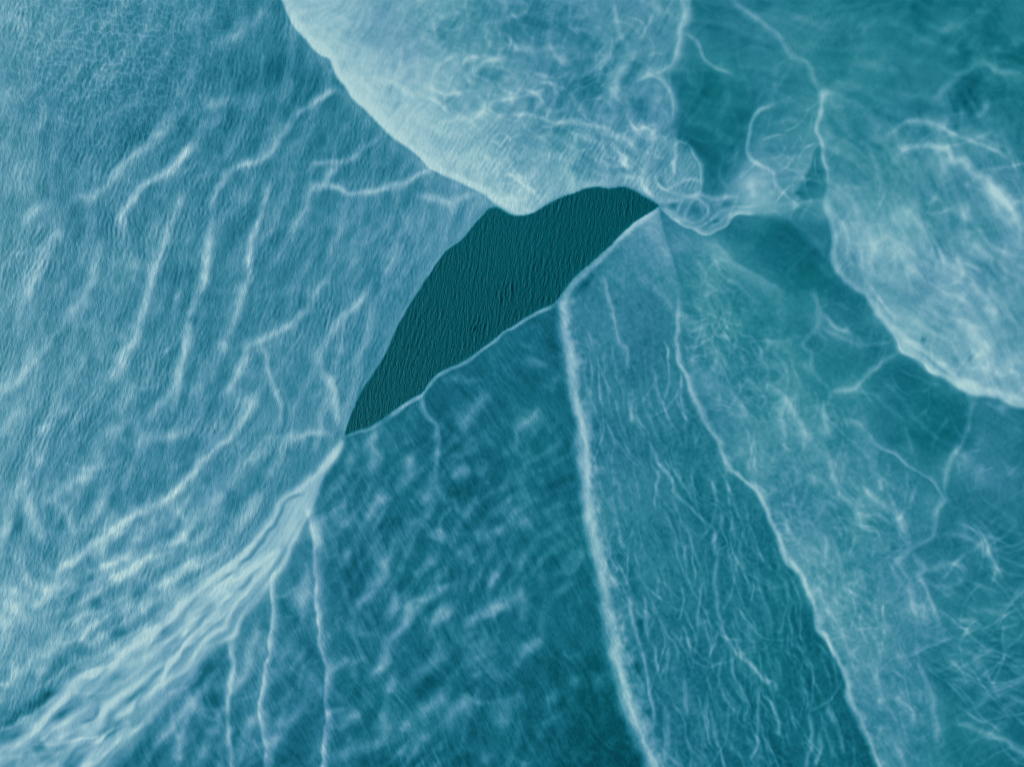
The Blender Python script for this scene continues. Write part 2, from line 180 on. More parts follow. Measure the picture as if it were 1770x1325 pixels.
# ---- streaks, ridges and wisps: zone | name | amount | width (sigma, px) | sharp side (L, R or -) | line
LINES = """
A silt_streak .09 7 - 295,215 257,259 218,287 190,316 164,338 130,352
A silt_streak .12 6 - 346,241 316,277 290,298 257,318 239,336 226,358 210,381 214,397
A silt_streak .11 6 - 591,162 568,163 543,174 520,192 502,215 484,241 466,264 440,277 421,282 400,295 385,313 370,335 364,368
A silt_streak .11 7 - 318,325 303,374 295,399 282,438 269,471 257,504 246,548 236,581 213,617 205,638 180,661
A silt_streak .11 7 - 367,374 362,420 359,458 351,489 336,535 326,574 316,612 305,646 308,665 298,698 292,713
A silt_streak .11 6 - 468,310 460,338 448,381 436,438 431,484 410,525 400,561 387,592 387,615
A silt_streak .09 6 - 566,465 563,484 543,504 525,533 504,556 484,571 455,587 428,599 421,625 405,661 390,690
A silt_streak .08 5 - 450,592 458,620 464,650 480,680 486,700 483,725 478,752
A silt_streak .09 6 - 640,505 632,515 612,535 591,556 568,581 555,599 550,620 558,640 571,661 579,686 582,715 580,740
A silt_streak .08 5 - 658,241 635,254 617,269 594,280 561,280 530,282
A silt_streak .07 6 - 594,280 571,300 558,321 538,324 532,340
A silt_streak .10 5 - 748,294 709,313 671,326 635,334 599,336 579,326 550,322
A silt_streak .05 8 - 537,330 530,374 520,420
A silt_streak .06 7 - 602,338 591,369 584,397 571,428 571,458
A silt_streak .08 6 - 828,338 799,338 779,351 748,343 720,335
A silt_streak .07 9 - 470,0 450,26 410,62 375,88
A silt_streak .05 9 - 372,15 346,33 320,50
A silt_streak .05 10 - 500,155 440,172 385,178 333,198
A silt_streak .08 9 - 108,379 100,407 82,440 67,468 54,494 40,530
A silt_streak .08 9 - 180,407 167,458 149,497 138,522 115,548 100,574
A silt_streak .07 8 - 90,353 77,361 51,379 40,400
A silt_streak .12 7 - 447,676 440,700 425,728 405,752 385,770 354,793 326,824 303,847 277,868 257,878 218,899 190,922 140,962 100,985
A silt_streak .08 8 - 354,711 339,729 318,747 290,753 269,757 239,770
A silt_streak .08 9 - 225,742 195,747 177,768 177,788 159,816 123,842 97,852 59,870
A silt_streak .08 8 - 60,770 65,804 50,822 42,850 54,865 62,891 69,917 80,950
A silt_streak .06 8 - 192,845 174,876 159,896 140,915
A silt_streak .08 9 - 470,765 450,778 436,788 416,814 385,850 364,865 341,891 318,924 287,945 257,965 225,985 185,1005
A silt_streak .08 6 - 575,745 540,745 504,755 491,768 484,788 471,814 455,838
A silt_streak .09 8 - 455,850 430,885 410,911 395,932 380,952 346,973 308,995 257,1036 218,1052 190,1065 154,1088 115,1108 90,1127 55,1155
A silt_streak .07 8 - 100,575 80,600 56,620 30,650 10,690
A silt_streak .07 8 - 128,688 110,710 95,729 85,757 77,793 65,815
A silt_streak .06 7 - 45,690 38,706 20,725 5,745
A silt_streak .05 8 - 250,440 230,480 205,520 190,560
A silt_streak .05 8 - 130,920 110,950 100,985 80,1020
A silt_streak .05 7 - 250,900 230,940 200,975 170,1000
A silt_streak .05 8 - 90,1130 70,1160 60,1190
A silt_streak .06 10 - 45,1000 35,1040 20,1080 0,1100
A silt_streak .06 7 - 30,935 38,965 42,990 60,1010
A silt_streak .06 7 - 5,870 15,890 10,930
A silt_streak .06 7 - 70,850 100,870 125,900 130,930
A silt_streak .05 7 - 130,985 100,1010 60,1050 30,1075
A silt_streak .06 8 - 330,1000 290,1030 240,1060 200,1090 150,1120 110,1150
A silt_streak .05 7 - 240,640 225,680 205,715
A silt_streak .05 7 - 150,600 140,640 120,680
A silt_streak .05 7 - 350,610 345,650 335,690
A silt_streak .05 7 - 270,700 250,735 235,765
A silt_streak .04 7 - 640,380 620,430 600,470
A silt_streak .04 7 - 700,400 680,450 655,490
A silt_wisp .07 3 R 840,366 797,417 770,438 745,473 712,523 681,578 661,622 632,671 608,716 597,752
B silt_ridge .09 8 - 592,764 575,785 558,801 537,824 509,853 484,882 466,907 440,936 421,955 395,978 355,1006 325,1030 300,1060 260,1088 225,1112 185,1140 130,1172 100,1208 60,1245 10,1268
B silt_ridge .05 13 - 540,850 520,885 490,935 460,975 430,1010 400,1040 360,1085 300,1140 240,1180 170,1225 110,1265 40,1310
B silt_ridge .06 6 R 556,828 548,860 535,893 520,920 505,950 488,980 465,1007 445,1032 425,1052 414,1075 405,1098 385,1108 360,1125 340,1150 318,1180 290,1203 258,1232 235,1262 200,1300 180,1325
B silt_streak .05 7 - 300,1150 260,1195 215,1225 170,1260 130,1300 100,1330
B silt_streak .06 8 - 230,1240 205,1275 165,1310 140,1330
B silt_streak .05 7 - 120,1240 80,1262 40,1280 0,1300
M silt_streak .15 5 R 478,990 473,1000 471,1023 471,1054 468,1088 463,1129 457,1144 457,1170 452,1203 450,1234 455,1267 458,1306 456,1340
M silt_streak .15 5 R 530,886 537,906 540,937 541,968 545,1000 545,1023 550,1054 555,1088 557,1118 561,1152 563,1190 561,1229 559,1267 559,1345
M silt_streak .13 3.5 - 400,1105 405,1139 403,1170 398,1203 396,1242 398,1280 398,1345
M silt_streak .09 6 - 442,1085 434,1126 424,1165 405,1195
M silt_streak .09 6 - 385,1150 372,1170 346,1198 328,1229 318,1262 310,1288 306,1330
M silt_streak .08 8 - 330,1180 321,1216 303,1242 285,1262 260,1290
M silt_streak .08 8 - 395,1235 364,1272 354,1293 341,1330
M silt_streak .08 6 - 450,1225 434,1254 423,1283 405,1330
M silt_streak .09 9 - 530,970 527,993 525,1036 527,1062
M silt_streak .07 9 - 545,1140 537,1165 530,1203 509,1236 484,1257 465,1285
M silt_streak .05 9 - 512,1098 491,1134 470,1172
M silt_front .12 4.5 L 962,524 942,534 906,552 882,570 850,593 820,614 794,629 761,648 748,661 738,676 732,684 712,693 684,712 661,727
M silt_fold .09 8 - 661,727 650,745 643,763 645,783 640,801 643,822
M silt_front .07 3 L 661,727 637,741 614,749 597,758
M silt_fold .09 4 - 734,680 732,704 743,722 755,737 758,763 758,799 755,827
M silt_fold .10 8 - 815,800 794,816 778,826
M silt_fold .11 9 - 765,830 740,850 722,867
M silt_fold .10 9 - 682,845 661,860 640,878 630,901 627,920
M silt_fold .09 6 - 829,850 812,873 803,893
M silt_fold .09 12 - 770,912 757,938
M silt_fold .08 9 - 875,911 845,924 830,940
M silt_fold .06 8 - 563,886 550,920 552,950
M silt_fold .08 8 - 612,945 597,968 584,986
M silt_fold .10 8 - 656,950 663,981 662,995 645,1018 627,1041 605,1061
M silt_fold .06 10 - 714,775 707,804 696,830
M silt_fold .07 9 - 852,670 835,688 809,711 799,745
M silt_fold .10 9 - 685,1015 679,1041 667,1073
M silt_fold .10 8 - 786,998 748,1029 718,1040 707,1067 697,1083 676,1106 663,1129 653,1152 633,1178
M silt_fold .08 9 - 865,992 838,1015
M silt_fold .10 9 - 786,1048 758,1065 743,1086
M silt_fold .10 8 - 890,1036 848,1054 825,1067 797,1087
M silt_fold .09 7 - 606,1132 584,1149 566,1161
M silt_fold .10 8 - 688,1168 672,1196
M silt_fold .08 9 - 680,1214 666,1244 656,1275 620,1290 589,1308 565,1325
M silt_fold .10 8 - 627,1222 604,1244 573,1259
M silt_fold .08 10 - 778,1117 743,1149 717,1170 703,1200
M silt_fold .09 9 - 777,1178 763,1206 746,1237
M silt_fold .09 10 - 700,1240 696,1265
M silt_fold .08 9 - 820,1211 791,1229 776,1247 776,1274
M silt_fold .08 9 - 746,1264 727,1288 721,1315
M silt_fold .06 10 - 880,732 913,727 946,718
M silt_fold .06 10 - 913,889 888,908
M silt_fold .05 11 - 912,955 880,985
M silt_fold .05 8 - 898,620 931,625 965,633
M silt_fold .05 10 - 860,1110 830,1130 805,1160
M silt_fold .05 10 - 905,1190 880,1220 850,1245
M silt_fold .05 10 - 870,1150 845,1180
M silt_fold .05 10 - 915,1015 880,1040
M silt_fold .05 11 - 935,1100 905,1125
M silt_fold .05 9 - 600,860 590,885 572,915
M silt_fold .05 9 - 590,1195 575,1215
M silt_fold .05 9 - 850,1290 830,1320
N silt_front .11 7 L 1137,362 1124,384 1093,399 1070,415 1044,443 1019,463 1001,481 990,497 977,517
N silt_wisp .08 3 - 1043,470 1049,504 1057,535 1062,561 1067,587 1083,612 1090,640
N silt_wisp .05 5 - 1100,465 1129,494 1152,520 1165,540
N silt_streak .08 10 - 1124,386 1131,404 1147,427 1160,460
N silt_wisp .07 2.5 - 1125,765 1139,791 1152,816 1165,834 1170,850 1183,865 1206,886 1221,904 1234,919 1237,940
N silt_streak .12 3 - 1234,919 1237,940 1244,963 1239,986 1237,1016 1242,1036 1242,1062 1249,1088 1260,1113 1278,1134 1301,1154 1316,1167 1330,1174
N silt_wisp .06 2.5 - 1262,1121 1267,1149 1272,1183
N silt_wisp .07 2 - 1243,1085 1234,1106 1229,1131
N silt_wisp .06 2 - 1213,1005 1211,1036 1206,1065 1206,1090
N silt_wisp .10 2.5 - 1085,1020 1088,1045 1092,1062 1098,1088 1106,1116 1113,1136 1121,1165 1124,1195 1131,1224 1131,1255
N silt_wisp .08 2.5 - 1104,1020 1108,1035 1115,1054 1116,1088 1121,1115
N silt_wisp .08 2.5 - 1137,1200 1149,1231 1155,1262 1158,1290
N silt_wisp .07 2.5 - 1185,1165 1185,1216 1189,1247
N silt_wisp .08 2.5 - 1192,1098 1197,1132
N silt_wisp .06 2.5 - 1154,1105 1156,1144 1148,1172
N silt_wisp .07 2.5 - 1145,1075 1155,1095 1167,1108 1175,1142
N silt_wisp .09 2.5 - 1316,1180 1308,1216 1312,1242 1311,1280 1297,1313
N silt_wisp .06 2.5 - 1249,1180 1252,1211 1265,1226 1281,1237
N silt_wisp .06 2.5 - 1267,1050 1280,1088 1301,1108 1306,1131
N silt_wisp .06 2.5 - 1262,1060 1270,1088 1284,1115
N silt_wisp .06 2.5 - 1150,875 1165,917 1171,950
N silt_wisp .06 2.5 - 1173,900 1178,930 1184,950 1189,982
N silt_wisp .06 2.5 - 1250,882 1262,906 1266,926
N silt_wisp .05 2.5 - 1283,912 1293,950
N silt_wisp .05 2.5 - 1259,840 1263,873
N silt_wisp .05 2.5 - 1160,800 1175,825 1188,845 1203,868
N silt_wisp .05 2.5 - 1100,705 1116,745
N silt_wisp .06 3 - 1066,688 1078,732 1084,755
N silt_wisp .05 2.5 - 1062,820 1070,850 1074,880
N silt_wisp .05 2.5 - 1052,780 1056,820 1058,850
N silt_wisp .05 2.5 - 1130,1100 1134,1130 1140,1160
N silt_wisp .05 2.5 - 1225,1190 1220,1230 1228,1270
N silt_wisp .08 2.5 - 1324,1195 1343,1226 1348,1247 1347,1278
N silt_wisp .07 2.5 - 1322,1172 1338,1175 1349,1192
N silt_streak .11 3.5 - 1400,1222 1406,1254 1402,1285 1389,1308 1383,1340
N silt_wisp .08 3 - 1421,1255 1416,1293 1405,1330
N silt_wisp .09 3 - 1428,1208 1441,1236 1451,1265 1460,1302
N silt_wisp .06 2.5 - 1449,1172 1438,1206 1423,1216 1400,1220
N silt_wisp .07 2.5 - 1366,1219 1374,1244 1383,1261
N silt_wisp .06 3 - 1388,1180 1397,1218
N silt_wisp .06 3 - 1322,1105 1330,1162
N silt_wisp .04 2.5 - 1366,1040 1369,1075 1377,1098
N silt_wisp .05 2.5 - 1383,1160 1397,1185
N silt_wisp .05 3 - 1305,985 1318,1020 1330,1060
N silt_wisp .05 2.5 - 1280,1180 1290,1220 1283,1260
R silt_wisp .06 5 - 1325,662 1351,686 1366,704 1387,742 1384,778
R silt_streak .08 5 - 1425,765 1433,806 1443,834 1451,852 1471,865 1484,886 1492,906 1510,917 1519,932
R silt_streak .10 5 - 1482,838 1500,852 1515,863 1533,878 1551,891 1559,906 1564,922 1580,943
R silt_front .08 2.5 R 1515,766 1543,786 1569,804 1595,822 1618,840 1632,860
R silt_streak .09 4 - 1650,864 1632,866 1618,883 1615,901 1612,922 1597,935 1579,945 1564,958 1544,975
R silt_streak .11 4 - 1577,950 1595,978 1590,992 1595,1011 1605,1034 1615,1057 1624,1085
R silt_streak .08 4 - 1562,1000 1566,1011 1574,1049 1589,1072
R silt_wisp .06 3 - 1592,1040 1597,1078
R silt_front .055 4 R 1555,1137 1582,1131 1602,1124 1625,1113 1648,1102
R silt_wisp .06 3 - 1588,1146 1600,1175 1610,1203 1611,1229 1616,1254 1618,1278 1629,1297
R silt_wisp .07 4 - 1546,1203 1562,1218 1577,1229 1580,1257
R silt_wisp .07 4 - 1549,1275 1559,1310 1570,1335
R silt_wisp .05 3.5 - 1430,915 1431,950 1428,984
R silt_wisp .05 3 - 1395,810 1402,845
R silt_wisp .05 4 - 1456,719 1484,737 1505,757 1520,775
R silt_wisp .05 3 - 1519,826 1529,853
R silt_wisp .05 3 - 1557,737 1569,763 1580,785
R silt_wisp .05 3.5 - 1405,1005 1423,1031 1440,1070
R silt_wisp .05 3.5 - 1455,1085 1464,1129 1480,1170
R silt_wisp .04 3 - 1350,880 1365,915 1385,950
R silt_wisp .05 3 - 1425,690 1428,730 1430,765
R silt_wisp .05 4 - 1350,690 1352,730 1360,770
R silt_wisp .04 4 - 1250,662 1285,706 1303,735
R silt_wisp .05 4 - 1510,1150 1520,1190 1525,1230
R silt_streak .08 8 L 1222,410 1235,426 1255,441 1275,461 1305,478 1335,495 1360,515
R silt_wisp .04 3 - 1230,440 1245,470 1275,490 1300,520
R silt_wisp .03 3 - 1190,440 1215,480 1225,520 1240,560
S silt_wisp .05 2.5 - 1425,650 1433,668 1436,685 1430,705
S silt_streak .09 3 - 1435,684 1448,675 1474,672 1485,662 1500,645 1520,625 1535,617 1556,607
S silt_wisp .05 2.5 - 1479,673 1515,688 1541,711 1560,735
S silt_wisp .05 2.5 - 1525,660 1551,680 1571,714 1597,740 1618,757 1645,771
S silt_wisp .07 2.5 - 1402,494 1407,520 1417,543 1425,553
S silt_wisp .05 2.5 - 1435,519 1420,535
S silt_wisp .08 2.5 - 1420,545 1448,569 1476,575
S silt_wisp .07 2.5 - 1414,567 1448,580 1474,594 1494,597 1543,592
S silt_wisp .05 2 - 1425,553 1464,576 1496,598
S silt_wisp .06 3 - 1418,545 1410,569 1394,587 1387,597 1402,610 1406,638 1432,665
S silt_wisp .04 3 - 1320,597 1351,589 1392,586
S silt_wisp .04 3 - 1388,626 1406,645
S silt_wisp .03 3 - 1361,474 1380,450 1398,424
S silt_streak .10 3.5 - 1672,676 1678,698 1669,724 1664,747 1656,773 1646,791 1639,819 1635,855
S silt_streak .07 5 - 1737,697 1724,720
S silt_streak .06 7 - 1700,735 1679,783 1662,818
S silt_streak .06 8 - 1703,806 1682,833
S silt_streak .08 4 - 1615,922 1643,922 1674,932 1695,942 1710,958 1720,981 1733,1003
S silt_streak .08 3.5 - 1596,981 1615,978 1628,972 1654,976 1676,987
S silt_wisp .06 5 - 1660,883 1666,906 1663,926
S silt_wisp .05 3.5 - 1683,902 1705,927 1711,944
S silt_streak .08 4 - 1594,996 1610,1008 1633,1008 1654,1003 1676,997
S silt_wisp .06 3.5 - 1676,1004 1702,1016 1722,1032
S silt_wisp .06 4 - 1626,1022 1653,1012
S silt_wisp .07 4 - 1785,1000 1754,1034 1738,1049 1726,1061
S silt_streak .08 3.5 - 1790,1163 1751,1180 1720,1190 1700,1203 1672,1226
S silt_wisp .07 4 - 1634,1186 1661,1177 1679,1183 1707,1189
S silt_wisp .07 3 - 1718,1197 1746,1206 1785,1218
S silt_wisp .06 3 - 1723,1233 1736,1221 1758,1212
S silt_streak .10 3.5 - 1646,1248 1679,1254 1705,1265 1731,1277 1751,1290 1785,1312
S silt_wisp .06 3 - 1749,1145 1785,1174
S silt_wisp .06 4 - 1628,1064 1654,1072 1688,1073
S silt_wisp .05 3 - 1640,1110 1670,1130 1700,1160
S silt_wisp .05 3 - 1650,1100 1690,1115 1720,1135
S silt_wisp .05 3 - 1630,1130 1655,1155 1690,1178
S silt_wisp .05 3 - 1640,1215 1680,1235 1720,1250
S silt_wisp .04 3 - 1670,1060 1710,1055 1745,1070
Q silt_front .10 4 - 1420,150 1419,172 1413,192 1406,213 1406,231 1412,250 1423,285 1430,320
Q silt_streak .09 4 - 1533,240 1551,221 1577,212 1602,213 1625,221 1646,233 1679,249 1713,262 1748,282
Q silt_streak .11 5 - 1550,254 1577,251 1597,250 1623,257 1638,269 1646,285 1664,285 1679,300 1705,318 1730,343 1751,371 1772,396
Q silt_streak .07 10 - 1690,300 1715,325 1740,355 1765,390
Q silt_front .06 9 L 1430,330 1431,360 1438,385 1441,410 1442,437 1450,467 1462,485 1475,497 1497,514
Q silt_front .09 12 L 1490,512 1510,533 1530,553 1550,572 1572,592 1600,612 1632,634 1660,655 1690,670 1730,680 1775,695
Q silt_wisp .09 3 L 1540,578 1548,591 1560,606 1578,617 1602,634 1625,651
Q silt_streak .07 5 - 1607,182 1628,159 1659,133 1687,113 1713,112 1731,128 1751,126 1772,134
Q silt_wisp .06 4 - 1706,172 1702,195 1679,205
Q silt_streak .07 6 - 1561,348 1587,381 1596,396
Q silt_streak .06 7 - 1612,424 1641,458 1674,489 1705,522 1727,560
Q silt_wisp .04 6 - 1480,440 1510,470 1530,500
Q silt_wisp .04 6 - 1540,420 1575,460 1600,500
Q silt_wisp .05 6 - 1640,540 1680,575 1720,620
Q silt_wisp .05 5 - 1680,600 1695,620 1720,640
Q silt_wisp .04 5 - 1660,420 1690,430 1720,460
T silt_streak .09 4.5 - 1262,-4 1280,15 1296,28 1321,44 1346,60 1371,97 1397,113 1405,136 1419,158
T silt_wisp .10 2.5 - 1188,60 1200,73 1211,88 1220,108 1240,120 1262,132
T silt_streak .05 10 - 1577,80 1602,69 1623,59 1654,44 1679,18
T silt_wisp .04 9 - 1692,60 1697,90 1700,108
T silt_wisp .05 6 - 1775,58 1751,82
J silt_streak .11 3 - 1332,179 1313,192 1301,218 1294,251 1298,272 1316,287 1332,296
J silt_wisp .05 4 - 1320,185 1346,174 1372,168
J silt_wisp .06 4 - 1335,215 1358,204 1384,204
J silt_front .11 3.2 R 1137,357 1155,370 1175,382 1200,397 1222,408 1240,401 1260,389 1272,373 1285,370 1310,372
J silt_front .09 4 - 1137,353 1162,348 1185,345 1207,340 1222,337 1240,344 1262,341 1279,340
J silt_wisp .08 2.4 - 1148,361 1160,367 1172,367 1176,356 1183,347
J silt_wisp .07 2.4 - 1190,384 1186,372 1192,362 1200,350 1215,345 1225,355 1226,371 1210,381 1188,385
J silt_wisp .05 2 - 1216,345 1218,358 1217,371
J silt_wisp .07 2.2 - 1211,391 1235,382 1250,370 1270,360
J silt_wisp .07 2.2 - 1224,398 1247,385 1260,371
J silt_wisp .06 2 - 1200,391 1220,390 1238,376 1252,362
J silt_wisp .05 2.2 - 1160,370 1185,378 1205,388
J silt_wisp .05 4 - 1300,305 1301,325 1303,345
J silt_wisp .05 3 - 1280,310 1288,300 1298,298
J silt_wisp .04 3 - 1332,360 1350,368 1367,365 1400,350
J silt_wisp .03 3 - 1362,373 1382,395 1402,416 1432,446
J silt_streak .05 10 - 1340,330 1310,350 1290,360
J silt_wisp .06 5 - 1335,365 1360,356 1395,352
J silt_streak .07 8 - 1318,300 1300,318 1290,340
J silt_streak .05 8 - 1404,250 1390,285 1377,330
U silt_wisp .09 4 - 878,98 850,100 835,105 825,118 820,133
U silt_wisp .07 4 - 799,90 771,105 758,115 750,133
U silt_wisp .06 4 - 806,166 786,159 769,168
U silt_wisp .06 3.5 - 806,137 824,147
U silt_wisp .06 4 - 892,166 862,175
U silt_wisp .06 4 - 883,198 866,200 850,203 830,198 812,212
U silt_wisp .09 3 - 929,141 949,144 964,150
U silt_wisp .07 4 - 882,190 888,172 913,164 946,164
U silt_wisp .08 4 - 880,200 918,203 952,213 988,213 1013,218 1039,223 1052,236 1065,241 1085,249 1104,266
U silt_wisp .04 4 - 878,88 895,80 915,82 935,90 962,84 985,92
U silt_front .10 8 R 1178,-10 1185,26 1183,49 1175,77 1165,105 1152,124
U silt_streak .09 7 - 1113,87 1096,90 1085,103 1075,123 1065,144 1067,167 1062,197
U silt_front .10 5 R 1101,146 1126,136 1147,146 1158,164 1160,190 1160,218
U silt_streak .08 5 - 1137,144 1140,167 1127,190 1129,218 1124,251 1116,282 1108,305 1113,326 1126,343
U silt_wisp .08 4 - 1068,279 1080,282 1100,294
U silt_wisp .07 4 - 1068,303 1085,306 1103,311
U silt_wisp .07 3 R 1165,238 1190,247 1202,264 1213,287 1215,323
U silt_wisp .06 3 - 1170,248 1168,275 1160,300 1152,325
U silt_wisp .07 3 - 1132,314 1150,326 1172,315 1190,308 1209,307
U silt_wisp .05 2.5 - 1147,292 1135,310 1150,325 1175,340 1200,342
U silt_wisp .05 2.5 - 1150,280 1153,300 1152,318
U silt_wisp .05 2.5 - 1160,262 1166,285 1166,308
U silt_wisp .05 3 - 1107,310 1117,330 1137,351
U silt_wisp .05 3 - 1124,345 1117,322 1130,300
U silt_wisp .05 3 - 1040,235 1062,262 1090,275 1118,300
U silt_wisp .05 3 - 1010,262 1040,280 1072,290
U silt_wisp .05 3 - 1082,212 1095,232 1110,245
U silt_wisp .05 3 - 935,190 965,196 985,185
U silt_wisp .05 3 - 800,120 812,100 835,88
U silt_wisp .05 3 - 860,60 885,70 905,92
U silt_wisp .05 3 - 905,150 890,160 870,155 855,140
U silt_wisp .05 3 - 1060,90 1045,110 1030,125
U silt_wisp .05 3 - 1120,60 1128,90 1122,112
U silt_wisp .05 3 - 740,165 765,180 780,200
U silt_wisp .05 3 - 830,165 838,185 825,200
U silt_streak .05 8 - 983,334 1019,319 1044,326 1075,320
U silt_wisp .05 4 - 1060,-5 1062,30 1075,60
U silt_wisp .05 4 - 975,50 1000,55 1025,60
U silt_wisp .05 5 - 660,140 690,150 720,170
U silt_wisp .05 5 - 790,200 815,215 835,240
U silt_wisp .05 5 - 740,60 765,30 800,20
U silt_wisp .05 5 - 700,80 690,100 700,125
U silt_wisp .05 5 - 830,40 870,35 910,20
U silt_wisp .05 5 - 990,240 1020,240 1050,265
U silt_wisp .05 5 - 900,235 930,240 960,260
U silt_wisp .05 5 - 850,150 870,140 885,120
U silt_wisp .05 5 - 955,95 980,110 1000,118
U silt_wisp .05 5 - 1100,-5 1135,12 1150,40
U silt_front .05 10 L 500,10 520,45 545,80 575,105 590,135 615,165 655,203 690,240 730,272 775,300 830,330 865,355 890,366
"""
# dark gaps and small clear or cloudy spots: amount, sigma, line
MARKS = """
-.12 3 525,858 502,870 486,893 473,914 450,938 436,955 416,970 400,988 385,1003
-.12 4 380,1036 359,1056 346,1080 334,1094
-.10 4 320,1109 303,1129 285,1148 269,1165 257,1183 231,1203 210,1213
-.08 6 289,1068 276,1096
-.13 6 223,1155 205,1165 180,1183 164,1198 139,1211 115,1229 88,1250
-.10 3.5 176,1219 159,1234 139,1250
-.16 9 214,1240 195,1257 176,1280
-.14 12 82,1282 58,1302
-.15 9 142,1284 123,1308 104,1335
-.15 6 112,1189 85,1201 69,1211 38,1231 2,1253
-.10 5 43,1261 15,1275 -5,1285
-.06 6 110,1266 88,1276
-.05 4 250,1205 228,1222
-.06 4 440,990 425,1005 405,1020
-.06 3 500,935 488,958 470,985
-.09 10 182,1031 155,1042
-.12 8 225,1084 190,1102
-.08 7 160,1114 125,1128
-.07 10 100,1138
-.06 10 54,1175
-0.070 12 205,868
-.10 12 22,907 40,911
-0.042 12 149,855
-0.056 14 87,948
-0.042 16 110,891
-.06 12 159,740 150,735
-0.042 14 265,832
-0.035 14 330,685
-0.035 16 135,395
-0.042 18 240,225
-.06 16 560,180
-0.035 18 160,60
-0.035 16 480,120
-0.035 16 25,355
.06 22 13,1023
.06 20 5,1149
.05 22 44,308
.05 22 20,30
.05 18 15,170
-.10 10 380,1211
-.09 10 357,1159
-.08 11 354,1242
-.08 9 410,1265
-.06 9 436,1170
-.08 9 485,1030 490,1070
-.07 8 515,1010
-0.033 14 676,904
-0.039 14 809,827
-0.033 14 781,855
-0.028 14 840,881
-0.033 12 620,976
-0.044 13 640,1236
-0.044 16 740,1180
-0.033 12 712,1267
-0.039 12 748,1044
-0.033 12 856,1075
-0.033 14 620,1262
-0.033 10 712,1083
-0.033 12 665,1040
-0.028 20 931,755
-0.028 20 895,680
-0.028 16 990,991
-0.028 14 941,963
-.08 5 1034,467 1013,488 993,512
-.07 4 1100,1060 1108,1095 1112,1125
-.08 6 1102,1140 1103,1165
-.06 5 1122,1225 1120,1245
-.12 4 1577,603 1605,622 1625,637 1648,656
-.08 17 1602,361
-.08 9 1651,381
.07 10 1671,371
-.06 20 1705,394
-.05 14 1628,417
-.05 20 1705,474
-.04 24 1589,510
-.04 16 1500,471
-.09 5 1589,581 1600,586
-.10 6 1677,614 1684,620
.05 6 1691,612
-.05 14 1640,560
-.02 22 1756,105
-.02 28 1602,13
-.03 22 1674,154
.05 16 1353,540
.06 8 1412,555
.05 20 1720,834
.05 10 1741,896
.05 28 1679,1140
-.05 14 1630,1178
.04 22 1500,800
-.05 14 1462,752
-.05 14 1455,880
-0.088 18.8 1000,135 1008,150
-0.080 13.8 1031,158
-0.064 27.5 913,44
-0.072 17.5 1025,256
-0.072 13.8 905,181 925,177
-0.064 10.0 1103,165 1108,200
-0.064 11.2 1096,115
-0.064 7.5 1078,290
-0.064 8.8 1183,251
-0.056 8.8 1139,310
.11 7 1106,226
-0.048 11.2 768,54
-0.072 8.8 672,153 682,156
-0.056 8.8 686,180 695,188
-0.048 12.5 779,177
-0.040 25.0 820,62
-0.056 7.5 750,239
-0.048 10.0 768,249
-0.040 17.5 840,128
-0.040 12.5 640,70
-.05 9 600,60
-.10 4 1164,357
-.05 7 1205,364
-.08 3 1233,388 1248,379
-.06 3 1222,388 1232,384
-.06 7 1262,356
.06 24 1310,320
"""

warp_x = 2.2 * noise(22, 11) + 1.2 * noise(8, 12)
warp_y = 2.2 * noise(22, 13) + 1.2 * noise(8, 14)
WX = GX + warp_x; WY = GY + warp_y

def box(p, m):
    x0, y0 = p.min(0) - m; x1, y1 = p.max(0) + m
    return slice(max(0, int((y0 - Y0) / ST)), min(NY, int((y1 - Y0) / ST) + 2)), slice(max(0, int((x0 - X0) / ST)), min(NX, int((x1 - X0) / ST) + 2))

def line_profile(p, sig, side):
    """gaussian bump along a polyline; tapering ends; a sharp side falls off faster (left or right of the line's heading)"""
    js, is_ = box(p, 4.5 * sig + 8)
    x = WX[js, is_]; y = WY[js, is_]
    best = np.full(x.shape, 1e9, np.float32); arc = np.zeros(x.shape, np.float32); sgn = np.zeros(x.shape, np.float32)
    if len(p) == 1:
        return js, is_, np.exp(-((x - p[0, 0]) ** 2 + (y - p[0, 1]) ** 2) / (2 * sig * sig))
    seg = np.hypot(*np.diff(p, axis=0).T); s0 = np.concatenate([[0], np.cumsum(seg)]); L = s0[-1]
    for k in range(len(p) - 1):
        if seg[k] < 1e-6: continue
        ux, uy = (p[k + 1] - p[k]) / seg[k]
        a0, a1 = np.minimum(p[k], p[k + 1]) - 4.5 * sig - 8, np.maximum(p[k], p[k + 1]) + 4.5 * sig + 8
        jj, ii = box(p[k:k + 2], 4.5 * sig + 8)
        sub = slice(jj.start - js.start, jj.stop - js.start), slice(ii.start - is_.start, ii.stop - is_.start)
        xs, ys = x[sub], y[sub]
        dx, dy = xs - p[k, 0], ys - p[k, 1]
        t = np.clip(dx * ux + dy * uy, 0, seg[k])
        ex, ey = dx - t * ux, dy - t * uy
        d2 = ex * ex + ey * ey; m = d2 < best[sub]
        best[sub] = np.where(m, d2, best[sub]); arc[sub] = np.where(m, s0[k] + t, arc[sub])
        sgn[sub] = np.where(m, np.sign(ux * ey - uy * ex), sgn[sub])
    sg = np.full(x.shape, sig, np.float32)
    if side == 'L': sg = np.where(sgn < 0, sig * 0.45, sig * 1.5)
    if side == 'R': sg = np.where(sgn > 0, sig * 0.45, sig * 1.5)
    g = np.exp(-best / (2 * sg * sg)) * 0.8 + 0.2 * np.exp(-np.sqrt(best) / (sg * 1.6))
    tl = min(0.35 * L, 3.5 * sig + 8)
    return js, is_, g * np.clip(arc / tl + 0.15, 0, 1) * np.clip((L - arc) / tl + 0.15, 0, 1)

